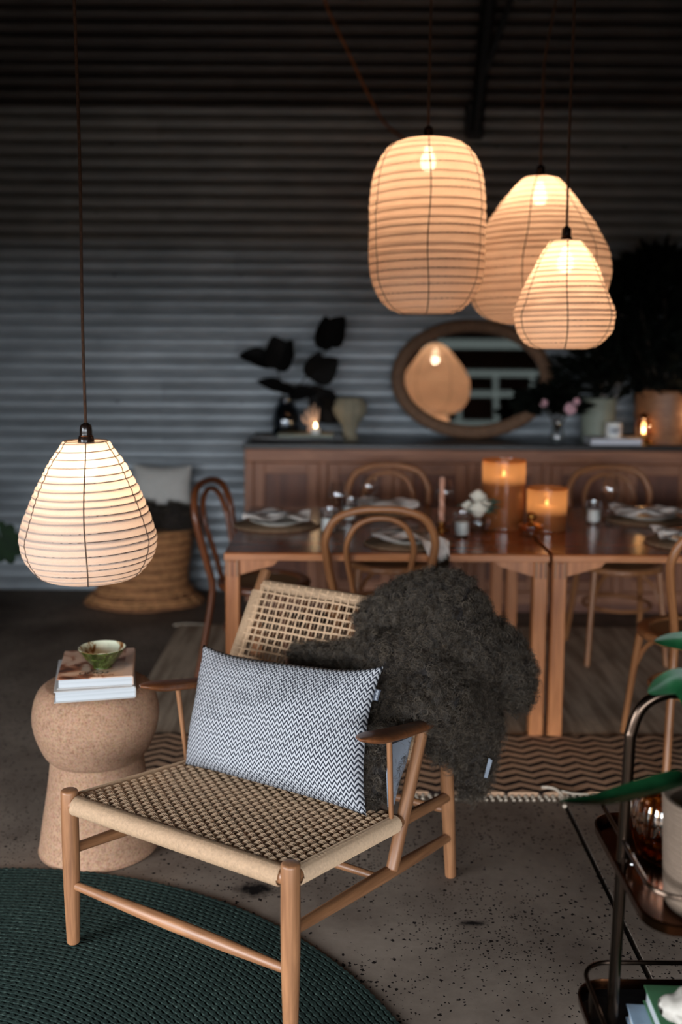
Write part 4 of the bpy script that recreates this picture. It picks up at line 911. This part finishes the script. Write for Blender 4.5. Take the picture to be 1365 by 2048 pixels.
for (x, z, s_) in ((-.11, .175, .022), (.04, .145, .034), (.075, .185, .02)):
    m = MB()
    for ring, n_, rr in ((0, 5, .4), (1, 8, .8), (2, 10, 1.0)):
        for k in range(n_):
            a = k*2*PI/n_+ring*.4; m.ball((x+math.cos(a)*s_*rr*.7, -.14+(-.012 if ring == 0 else .004*ring), z+math.sin(a)*s_*rr*.7), (s_*.38, s_*.3, s_*.38), 7, 5)
    m.build('bloom', 'petal_pink', fo)
    MB().tube(cr([(0, 0, 0), (x*.6, -.06, z*.6), (x, -.13, z)], 5), .003, 6).build('stem', 'stem_brown', fo)
pt = thing('planter_pot', 'sage green glazed cylinder pot behind the small white candle', 'pot', (1.525, 5.93, sh))
MB().lathe(cr([(0, 0), (.092, 0), (.096, .01), (.10, .12), (.103, .24), (.098, .245), (.094, .23), (.09, .03), (0, .02)], 4), 40).build('body', 'pot_sage', pt)
book('flat_book', 'white book lying on the sideboard under the small white candle', (1.555, 5.72, sh), 0, .285, .2, .036, ('book_spine_white', 'book_spine_white', 'book_spine_white'), '-y')
cj = thing('candle_jar', 'small white candle jar with a printed label standing on the white book', 'candle jar', (1.565, 5.73, sh+.036))
MB().lathe(cr([(0, 0), (.042, 0), (.045, .006), (.046, .04), (.044, .078), (.041, .08), (.04, .07), (0, .065)], 4), 32).build('jar', 'white_wax_and_glint', cj)
m = MB(); th = np.linspace(-2.4, -.7, 14); m.grid(np.array([[(.0468*math.cos(a), .0468*math.sin(a), z) for a in th] for z in (.02, .062)])); m.build('paper_label', 'tag_print', cj)
for z, w_ in ((.054, .5), (.044, .7), (.036, .6), (.028, .4)):
    th = np.linspace(-1.57-w_/2, -1.57+w_/2, 8); m = MB(); m.grid(np.array([[(.0472*math.cos(a), .0472*math.sin(a), zz) for a in th] for zz in (z, z+.0035)])); m.build('label_line', 'ink', cj)
ln = thing('amber_lantern', 'small amber glass lantern with a lit candle on the sideboard', 'lantern', (1.735, 5.72, sh))
MB().lathe(cr([(0, 0), (.05, 0), (.052, .012), (.03, .03), (.028, .035)], 3), 28).build('foot', 'brass_bright', ln)
MB().lathe(cr([(.028, .035), (.045, .05), (.05, .08), (.045, .115), (.03, .14), (.03, .15)], 4), 28).build('globe', 'amber_glass', ln)
MB().lathe(cr([(.032, .15), (.034, .155), (.02, .165), (.012, .175), (0, .178)], 3), 24).build('cap', 'brass_bright', ln)
flame_candle('tea_candle', 'tiny lit candle inside the amber glass lantern', (1.735, 5.72, sh+.036), .018, .02, 'candle_wax', watts=.2)
bw2 = thing('wooden_planter', 'large turned wooden planter at the far end of the sideboard', 'planter', (1.90, 5.86, sh))
MB().lathe(cr([(0, 0), (.14, 0), (.15, .01), (.168, .10), (.175, .2), (.172, .285), (.166, .295), (.158, .285), (.15, .1), (0, .08)], 5), 48).build('body', 'turned_wood', bw2)
flame_candle('tea_candle', 'lit candle glowing beside the turned wooden planter', (2.06, 5.66, sh), .03, .12, 'candle_wax', watts=1.3)
cb_ = thing('copper_jar', 'small copper jar beside the wooden planter', 'jar', (1.985, 5.66, sh))
MB().lathe(cr([(0, 0), (.025, 0), (.03, .01), (.03, .035), (.022, .045), (.022, .05), (0, .05)], 3), 24).build('body', 'copper_ring', cb_)
bp_ = thing('bushy_plant', 'tall dark bushy plant growing out of the wooden planter', 'plant', (1.90, 5.86, sh+.15))
for k in range(9):
    a = k*2*PI/9; x = math.cos(a)*.3-.12; MB().tube(cr([(.02*math.cos(a), .02*math.sin(a), 0), (x*.4, math.sin(a)*.04, .35), (x, math.sin(a)*.06, .6+.35*random.random())], 6), [.009, .003], 6).build('stem', 'stem_brown', bp_)
m = MB()
for i in range(1700):
    a = random.uniform(0, 2*PI); rr = random.random()**.5; zz = random.uniform(.14, .92); wid = (.50 if zz < .6 else .50*(1-(zz-.6)/.42))*rr
    b = np.array([math.cos(a)*wid-.16+(.2*(zz-.5) if zz > .5 else 0), math.sin(a)*wid*.28-.05, zz]); d = np.array([math.cos(a), math.sin(a)*.4-.3, random.uniform(-.6, .9)]); d /= np.linalg.norm(d); s_ = np.cross(d, (random.random(), random.random(), 1)); s_ /= np.linalg.norm(s_); L = random.uniform(.08, .15)
    m.add([b, b+d*L*.5+s_*L*.2, b+d*L, b+d*L*.5-s_*L*.2], [(0, 1, 2, 3)])
o = m.build('foliage', 'leaf_dark', bp_, False); o['kind'] = 'stuff'

# ------------------------------------------------------------------ on the tables
def wine_glass(label, x, y, h=.205):
    o = thing('wine_glass', label, 'wine glass', (x, y, TH), 0, 'wine glasses on the tables'); k = h/.205
    MB().lathe(np.array(cr([(0, .003), (.034, .001), (.036, .003), (.012, .006), (.0042, .012), (.0036, .05), (.0042, .085), (.012, .093), (.030, .108), (.041, .135), (.041, .16), (.034, .195), (.032, .205)], 4))*[1, k], 32).build('bowl_and_stem', 'clear_glass', o); return o
wine_glass('wine glass nearest the table end, left of the near chair hoop', -.010, 4.26)
wine_glass('wine glass between the two bentwood hoops', .131, 4.62, .19)
wine_glass('wine glass right behind the copper twist candle', .456, 4.36)
wine_glass('wine glass on the second table before the white napkin', 1.19, 4.375, .225)
def tumbler(label, x, y):
    o = thing('tumbler', label, 'tumbler', (x, y, TH), 0, 'tumblers on the tables')
    MB().lathe(cr([(0, .006), (.030, .001), (.033, .006), (.036, .05), (.038, .10), (.0365, .10), (.034, .05), (.031, .012), (0, .011)], 3), 28).build('body', 'clear_glass', o)
    MB().lathe(cr([(0, .012), (.028, .012), (.029, .05), (.028, .066), (.01, .066), (0, .064)], 3), 20).build('wax_or_glint', 'white_wax_and_glint', o); return o  # white block inside stands in for the doorway reflected in the glass
tumbler('clear tumbler with a white block for its doorway reflection nearest the table end', -.052, 4.165)
tumbler('clear tumbler with a white block for its doorway reflection just behind the first, by the near chair', .041, 4.45)
tumbler('clear tumbler with a white block for its doorway reflection in front of the white roses', .504, 4.09)
tumbler('clear tumbler with a white block for its doorway reflection on the second table', 1.133, 4.42)
def setting(label_m, label_p, label_n, x, y, r=.155, rz=0, plate=True, drape=False, seed=0):
    o = thing('placemat', label_m, 'placemat', (x, y, TH), rz, 'woven placemats'); m = MB()
    V = []; n = 8
    t = np.linspace(0, 2*PI*n, n*44); rad = r*(.12+.88*t/t[-1]); m.tube(np.stack([rad*np.cos(t)*1.12, rad*np.sin(t), np.full_like(t, .005)], -1), r/n*.52, 5, ref=(0, 0, 1), flat=.5); m.build('coil', 'placemat_weave', o)
    if plate:
        p = thing('plate', label_p, 'plate', (x+.01, y, TH+.012), 0, 'dinner plates')
        MB().lathe(cr([(0, 0), (.075, 0), (.08, .004), (.115, .012), (.125, .018), (.122, .020), (.108, .015), (.07, .006), (0, .006)], 3), 40).build('dish', 'plate_glaze', p)
    rg = np.random.default_rng(seed); nk = thing('napkin', label_n, 'napkin', (x, y, TH+(.034 if plate else .014)), rz, 'linen napkins')
    us = np.linspace(-.14, .15, 26); ws = np.linspace(-.085, .085, 16); V = []
    for u in us:
        row = []
        for w_ in ws:
            z = .010+.010*math.sin(u*38+w_*22+seed)+.007*math.sin(w_*90+seed*2+u*9); wv = w_*(1+.25*math.sin(u*17+seed)); yy = wv+.014*math.sin(u*13+seed)
            if drape and u > .0: yy -= u*1.3
            if drape: yy -= .04
            wy = y+yy
            if drape and wy < 3.765: z += max(-.10, (wy-3.765)*1.7); yy = max(yy, 3.742-y)
            row.append((u, yy, max(z, -.11)))
        V.append(row)
    A2 = np.array(V); m = MB(); m.grid(A2); m.grid((A2+np.array([0, 0, .004]))[:, ::-1]); m.build('cloth', 'linen_napkin', nk)
    for q, (nm, lab, mat) in enumerate((('fork', 'fork', 'steel_cutlery'), ('knife', 'knife', 'black_cutlery'))):
        c_ = thing('dinner_'+nm, ('black handled '+nm if q else 'shiny steel '+nm)+' lying on the '+label_n, nm, (x-.05+.02*q, y-.01-.028*q, TH+(.062 if plate else .036)), math.radians(10+7*q), 'table cutlery')
        m = MB(); m.box((-.10, -.006, 0), (.02, .006, .003), .001); m.build('handle', mat, c_, False)
        m = MB()
        if q: m.box((.02, -.008, 0), (.11, .009, .0015), .0005)
        else:
            m.box((.02, -.010, 0), (.06, .010, .002), .0005)
            for tt in (-.0085, -.003, .003, .0085): m.box((.06, tt-.0015, 0), (.10, tt+.0015, .002))
        m.build('blade' if q else 'tines', 'steel_cutlery', c_, False)
setting('woven placemat at the table end by the dark chair', 'plate on the table end placemat', 'crumpled linen napkin at the table end', -.285, 4.33, .165, 0, True, False, 1)
setting('woven placemat behind the near bentwood chair hoop', 'plate behind the near bentwood chair hoop', 'linen napkin spilling over the near table edge', .265, 3.945, .155, 0, True, True, 2)
setting('woven placemat on the far side before the sideboard chair', 'plate on the far side before the sideboard chair', 'linen napkin on the far side before the sideboard chair', .215, 4.69, .14, 0, True, False, 3)
setting('woven placemat on the second table by the tall wine glass', 'white plate on the second table by the tall wine glass', 'pointed white napkin on the second table', 1.40, 4.53, .17, 0, True, False, 4)
setting('woven placemat at the near edge of the second table', 'plate at the near edge of the second table', 'linen napkin at the near edge of the second table', 1.42, 3.99, .165, 0, True, False, 5)
tc = thing('taper_candle', 'copper pink twisted taper candle in a small holder', 'candle', (.435, 4.25, TH))
t = np.linspace(0, 1, 60); m = MB(); V = []
for q in t: V.append([((.0125+.0018*math.cos(4*a+q*22))*math.cos(a)*(1-.18*q), (.0125+.0018*math.cos(4*a+q*22))*math.sin(a)*(1-.18*q), .03+q*.20) for a in np.linspace(0, 2*PI, 16, endpoint=False)])
m.grid(np.array(V), True); m.add(V[-1], [tuple(range(16))]); m.build('wax_or_glint', 'copper_candle', tc)
MB().lathe(cr([(0, 0), (.032, 0), (.033, .006), (.014, .012), (.013, .02), (.018, .026), (.018, .036), (.013, .038)], 3), 24).build('holder', 'brass_bright', tc)
MB().tube([(0, 0, .23), (.001, 0, .242)], .0012, 5).build('wick', 'black_steel', tc)
def amber_vessel(label, x, y, r, h, cl_, wx):
    o = thing('candle_vessel', label, 'candle vessel', (x, y, TH), 0, 'amber glass candle vessels')
    MB().lathe(cr([(0, .004), (r*.93, .002), (r*.96, .008), (r*.985, h*.3), (r, h*.65), (r*1.01, h-.002), (r, h), (r*.985, h-.003)], 6), 56).build('glass', 'amber_frosted', o)
    return o
amber_vessel('tall amber glass candle vessel glowing behind the white roses', .712, 4.33, .093, .292, '', 0)
amber_vessel('short amber glass candle vessel standing beside the tall one', .893, 4.28, .086, .180, '', 0)
flame_candle('pillar_candle', 'tall lit pillar candle inside the tall amber vessel', (.712, 4.33, TH+.006), .05, .215, 'candle_wax', watts=.55)
flame_candle('pillar_candle', 'short lit pillar candle inside the short amber vessel', (.893, 4.28, TH+.006), .05, .095, 'candle_wax', watts=.45)
ds = thing('brass_dish', 'small footed amber glass dish with a brass knob lid before the candles', 'dish', (.800, 4.13, TH))
MB().lathe(cr([(0, 0), (.03, 0), (.03, .004), (.012, .010), (.02, .018), (.048, .03), (.056, .042), (.054, .043), (.04, .032), (0, .024)], 4), 32).build('dish', 'amber_glass', ds)
MB().lathe(cr([(.05, .043), (.03, .052), (.01, .058), (.007, .066), (.016, .074), (.02, .085), (.014, .096), (0, .10)], 4), 24).build('lid', 'brass_bright', ds)
rb = thing('rose_bowl', 'low glass bowl under the white roses', 'bowl', (.590, 4.25, TH))
MB().lathe(cr([(0, .003), (.035, .002), (.05, .012), (.058, .035), (.05, .055), (.048, .055), (.055, .035), (.047, .014), (0, .009)], 4), 28).build('body', 'clear_glass', rb)
rs = thing('rose_posy', 'posy of white roses with sage leaves in the low glass bowl', 'flowers', (.590, 4.25, TH+.03))
def rose(c, s_, parent, seed):
    rg = np.random.default_rng(seed); m = MB()
    for ring, n_, rr, op in ((0, 3, .3, .1), (1, 5, .6, .35), (2, 6, .85, .7), (3, 7, 1.05, 1.0)):
        for k in range(n_):
            a = k*2*PI/n_+ring*.6+rg.uniform(-.1, .1); V = []
            for i in range(5):
                row = []
                for q in range(5):
                    u = (q/4-.5)*1.5*PI/max(2, n_*.55); v = i/4; R_ = s_*rr*(.35+.65*math.sin(v*PI*.62))
                    zz = s_*(-.75+1.55*v*(1-.33*op*v)); row.append((c[0]+math.cos(a+u)*R_, c[1]+math.sin(a+u)*R_, c[2]+zz))
                V.append(row)
            m.grid(np.array(V))
    return m.build('rose', 'petal_white', parent)
rose((-.005, -.045, .07), .042, rs, 1); rose((.0, .0, .118), .036, rs, 2); rose((.035, .01, .085), .032, rs, 3); rose((-.04, .01, .075), .03, rs, 4)
sg = leaf_mb(.05, .03, .15, .1, 6).mesh('leaf', 'leaf_sage')
for k in range(16):
    a = random.uniform(-1.2, 1.2) if k < 9 else random.uniform(0, 2*PI); place_leaf('leaf', sg, rs, (math.cos(a)*.05, math.sin(a)*.04-.01, .06+random.random()*.05), (math.cos(a), math.sin(a)-.2, random.uniform(-.1, .7)), (0, 0, 1), random.uniform(-.6, .6))

# ------------------------------------------------------------------ wicker seat in the far corner
wk = thing('wicker_seat', 'low rattan seat with a flared woven skirt by the corrugated wall', 'seat', (-1.17, 5.84, 0))
n_r = 26; zs = np.linspace(.01, .44, n_r); pr = lambda z: .255+.11*max(0, 1-z/.13)**1.6+.035*max(0, (z-.2)/.24)
SYW = .72
for i, z in enumerate(zs):
    t_ = np.linspace(0, 2*PI, 96, endpoint=False); r_ = pr(z)+.004*np.cos(t_*48/2+PI*(i % 2)*1.0)
    MB().tube(np.stack([r_*np.cos(t_), r_*np.sin(t_)*SYW, np.full_like(t_, z)+.003*np.sin(t_*5+i)], -1), .0092, 6, closed=True, ref=(0, 0, 1)).build('woven_cane', 'wicker' if i % 3 else 'wicker_dark', wk)
for k in range(20):
    a = k*2*PI/20; MB().tube(cr([(pr(z)*math.cos(a), pr(z)*math.sin(a)*SYW, z) for z in (.01, .06, .12, .2, .3, .44)], 4), .006, 6).build('upright_cane', 'wicker', wk)
MB().lathe([(0, .43), (.28, .43), (.285, .445), (0, .45)], 40, sy=SYW).build('seat_top', 'wicker', wk)
tb = MB(); rg = np.random.default_rng(4)
for q in range(26): tb.ball((rg.uniform(-.2, .24), rg.uniform(-.12, .12), .46+rg.uniform(-.03, .06)), rg.uniform(.07, .1), 12, 8)
tmp = tb.build('tmp', 'fur_dark'); md = tmp.modifiers.new('r', 'REMESH'); md.mode = 'VOXEL'; md.voxel_size = .014
md = tmp.modifiers.new('s', 'SMOOTH'); md.iterations = 4; dg = bpy.context.evaluated_depsgraph_get(); tm = bpy.data.meshes.new_from_object(tmp.evaluated_get(dg)); bpy.data.objects.remove(tmp)
tm.materials.clear(); tm.materials.append(MT['fur_dark']); tm.name = 'throw'
th_ = thing('fur_throw', 'dark brown fur throw bunched on the rattan seat', 'throw', (-1.17, 5.84, 0)); link('body', tm, th_)
fur('pile', tm, 9000, 6, .035, .003, .0007, th_, 'wool', 6, .3, 5)
def soft_cushion(name, label, loc, rz, rx, sx, sz, th, mat):
    o = thing(name, label, 'cushion', loc, rz); V = []; F = []; n1, n2 = 22, 18; m = MB()
    for sd in (1, -1):
        G_ = np.zeros((n2, n1, 3))
        for i, b in enumerate(np.linspace(-1, 1, n2)):
            for k, a in enumerate(np.linspace(-1, 1, n1)):
                t = (max(0, 1-abs(a)**2.4)*max(0, 1-abs(b)**2.4))**.55; G_[i, k] = (a*sx/2*(1-.05*(1-b*b)*a*a), -sd*th*t, (b+1)*sz/2*(1-.05*(1-a*a)*b*b))
        m.grid(G_ if sd > 0 else G_[:, ::-1])
    c = m.build('cover', mat, o); c.rotation_euler = (rx, 0, 0); return o
soft_cushion('square_cushion', 'white cushion propped on the fur throw of the rattan seat', (-1.08, 5.93, .56), math.radians(-6), -.16, .36, .25, .06, 'cushion_white')
mo = thing('monstera_plant', 'split-leaf plant poking in at the frame edge by the wall', 'plant', (-1.95, 5.0, 0))
MB().lathe(cr([(0, 0), (.09, 0), (.11, .02), (.13, .2), (.125, .21), (.11, .2), (0, .17)], 3), 28).build('pot', 'pot_sage', mo)
def monst(size):
    out = []; 
    for t in np.linspace(-PI*.96, PI*.96, 90):
        r_ = size*(1-.25*abs(t)/PI)*(.75+.25*abs(math.cos(t*4.5))**.6*1.0); out.append((r_*math.sin(t)*.8, size*.35+r_*math.cos(t), -.12*r_*r_/size))
    c = [(0, size*.25, 0)]; n = len(out); up_ = c+out; m = MB()
    m.add(up_, [(0, i+1, i+2) for i in range(n-1)]); m.add([(x, y, z-.001) for x, y, z in up_], [(0, i+2, i+1) for i in range(n-1)]); return m
ml = monst(.13).mesh('leaf', 'leaf_monstera')
for (dx, dy, dz, L, up_) in ((.22, -.02, .50, 1, (.1, -1, .3)), (-.2, .1, .6, 1, (0, -.6, .8)), (-.05, -.15, .7, 1, (0, -.8, .5))):
    MB().tube(cr([(0, 0, .17), (dx*.3, dy*.3, .17+(dz-.1)*.7), (dx, dy, dz+.08)], 6), .005, 6).build('stem', 'leaf_monstera', mo); place_leaf('leaf', ml, mo, (dx, dy, dz+.08), (dx*.6+.1, dy, -.6), up_)

# ------------------------------------------------------------------ bar cart
ct = thing('bar_cart', 'dark brass two-tier bar cart with rounded rails and bronze trays', 'bar cart', (.86, 1.84, 0))
PX = -.303; TX = .66
def rrect(x0, x1, y0, y1, r, z, n=8):
    out = []
    for (cx, cy, a0) in ((x1-r, y1-r, 0), (x0+r, y1-r, PI/2), (x0+r, y0+r, PI), (x1-r, y0+r, 1.5*PI)):
        for a in np.linspace(a0, a0+PI/2, n): out.append((cx+r*math.cos(a), cy+r*math.sin(a), z))
    return np.array(out)
MB().tube(cr([(PX-.014, 0, .05), (PX-.008, 0, .35), (PX, 0, .74), (PX+.004, 0, .80), (PX+.022, 0, .848), (PX+.06, 0, .872), (PX+.12, 0, .876), (.2, 0, .876), (.5, 0, .876), (.56, 0, .872), (.6, 0, .848), (.618, 0, .80), (.622, 0, .74), (.63, 0, .35), (.636, 0, .05)], 6), .0115, 14).build('frame_tube', 'brass_dark', ct)
def tray(x0, x1, y0, y1, z, mat, nm):
    R_ = .055; base = rrect(x0, x1, y0, y1, R_, z); n = len(base); p = MB()
    p.add(np.r_[base, base+[0, 0, .004]], [tuple(range(n))[::-1], tuple(range(n, 2*n))]+[(i, (i+1) % n, (i+1) % n+n, i+n) for i in range(n)]); pan = p.build('tray_base', mat, ct, False)
    V = np.array([rrect(x0-d, x1+d, y0-d, y1+d, R_+d, z+h) for d, h in ((0, 0), (.006, .004), (.008, .022), (.004, .024), (.002, .020), (0, .004))]); MB().grid(V, True).build('tray_rim', 'tray_bronze', ct)
    MB().tube(rrect(x0+.006, x1-.006, y0+.006, y1-.006, R_, z+.068), .0048, 8, closed=True, ref=(0, 0, 1)).build('gallery_rail', 'brass_dark', ct)
    for (x, y) in ((x0+.004, 0), (x1-.004, 0), ((x0+x1)/2, y0+.004), ((x0+x1)/2, y1-.004)): MB().tube([(x, y, z), (x, y, z+.068)], .004, 7).build('rail_post', 'brass_dark', ct)
    return pan
tray(PX-.012, .633, -.215, .20, .512, 'tray_bronze', 'upper'); tray(PX-.058, .68, -.30, .105, .19, 'tray_black', 'lower')
for x in (PX-.02, .64):
    MB().tube(cr([(x, -.26, .055), (x, -.2, .12), (x, 0, .16), (x, .08, .12), (x, .12, .055)], 6), .009, 10).build('foot_bow', 'brass_dark', ct)
    for y in (-.26, .12):
        cst = MB().lathe(cr([(0, -.011), (.02, -.011), (.026, -.006), (.026, .006), (.02, .011), (0, .011)], 3), 24).build('caster', 'caster_rubber', ct); cst.matrix_local = Matrix.Translation((x, y, .026)) @ Matrix.Rotation(PI/2, 4, 'Y')
        MB().box((x-.016, y-.006, .026), (x+.016, y+.006, .058), .003).build('caster_fork', 'brass_dark', ct, False)
for z in (.535, .555): MB().ball((PX+.012, -.012, z), .005, 8, 6).build('bolt', 'steel_cutlery', ct)
jar = thing('ribbed_glass_jar', 'amber ribbed glass jar glinting on the upper cart tray', 'jar', (.672, 1.895, .5165))
MB().lathe(cr([(0, .004), (.055, .002), (.072, .012), (.082, .05), (.085, .09), (.078, .125), (.06, .145), (.045, .152), (.043, .150), (.057, .142), (.073, .123), (.08, .09), (.077, .05), (.066, .016), (0, .010)], 5), 96, wob=lambda th, z: 1+.018*np.cos(24*th)).build('body', 'amber_glass', jar)
MB().lathe(cr([(0, .012), (.064, .016), (.070, .03), (.074, .055), (0, .056)], 3), 48, wob=lambda th, z: 1+.03*np.cos(24*th)).build('amber_wax', 'brass_bright', jar)
rv = thing('ribbed_planter', 'beige ribbed cylinder planter on the upper cart tray', 'planter', (.672, 1.722, .5165))
z_ = np.arange(0, .205, .0011); prof_r = np.interp(z_, [0, .006, .2, .2045], [.066, .070, .080, .080])+.003*np.abs(np.cos(PI*z_/.0095))
MB().lathe(np.r_[[(0, 0)], np.stack([prof_r, z_], -1), [(.074, .205), (.070, .19), (0, .188)]], 72).build('body', 'ribbed_fabric', rv)
pp = thing('arching_plant', 'green strap-leaved plant arching out of the ribbed planter', 'plant', (.672, 1.722, .70))
def strap(pts, wd, mat, name='leaf', up_=(0, 0, 1)):
    P = cr(pts, 8); n = len(P); T = np.gradient(P, axis=0); T /= np.linalg.norm(T, axis=1)[:, None]; S = np.cross(T, np.array(up_, float)); S /= np.linalg.norm(S, axis=1)[:, None]; N = np.cross(S, T)
    V = []
    for i in range(n):
        t = i/(n-1); w_ = wd*math.sin(PI*min(.995, .12+.88*t))**.7/2; V.append([P[i]+S[i]*w_*q+N[i]*abs(q)*w_*.35 for q in (-1, -.5, 0, .5, 1)])
    A2 = np.array(V); m = MB(); m.grid(A2); m.grid((A2-np.array([0, 0, .0008]))[:, ::-1]); return m.build(name, mat, pp)
strap([(0, 0, 0), (-.05, -.05, .075), (-.14, -.09, .075), (-.23, -.12, .068), (-.305, -.14, .078)], .055, 'leaf_green')
strap([(0, 0, 0), (-.02, -.02, .15), (-.06, -.0, .235), (-.115, .02, .212)], .06, 'leaf_green', 'leaf', (0, -.9, .45))
strap([(0, 0, 0), (.02, .02, .18), (-.02, .05, .285), (-.095, .06, .295)], .05, 'leaf_green', 'leaf', (0, -.9, .45))
strap([(0, 0, 0), (.05, -.03, .16), (.14, -.06, .2), (.22, -.08, .14)], .05, 'leaf_green')
strap([(0, 0, 0), (.04, .05, .14), (.1, .13, .2), (.15, .2, .14)], .05, 'leaf_green')
MB().lathe(cr([(0, -.012), (.069, -.010), (.05, .004), (0, .006)], 3), 24).build('soil', 'stem_brown', pp)
b3 = book('cart_book', 'pale blue book at the bottom of the stack on the lower cart tray', (.72, 1.735, .1945), math.radians(-4), .30, .22, .03, ('cover_blue', 'cover_blue', 'cover_white'), '+x', 'books on the cart')
b4 = book('cart_book', 'green covered book on top of the stack on the lower cart tray', (.745, 1.755, .225), math.radians(-2), .27, .205, .036, ('cover_green', 'cover_green', 'cover_green'), '+x', 'books on the cart')
sl = thing('conch_shell', 'large white ridged shell resting on the green book', 'shell', (.735, 1.735, .2615))
V = []; t = np.linspace(0, 1, 60)
for q in t:
    R_ = .052*math.sin(PI*(.06+.9*q))**.8*(1+.10*math.sin(q*44)); row = []
    for a in np.linspace(0, 2*PI, 28, endpoint=False):
        row.append((-.13+.26*q, R_*math.cos(a)*1.1-.05*q, .048+R_*.92*math.sin(a)*(1+.06*math.sin(5*a+q*26))-.006))
    V.append(row)
MB().grid(np.array(V), True).build('whorl', 'shell_white', sl)
MB().tube(cr([(-.13, 0, .05), (-.08, -.045, .03), (0, -.065, .03), (.09, -.06, .03)], 8), [.006, .014, .016, .008], 10).build('lip', 'shell_white', sl)
for k in range(7): 
    q = k/6; MB().tube(cr([(-.09+.17*q, -.03-.04*q, .078), (-.085+.17*q, -.05-.04*q, .07), (-.075+.17*q, -.062-.04*q, .056)], 4), .0016, 5).build('ridge_mark', 'ink_brown', sl)
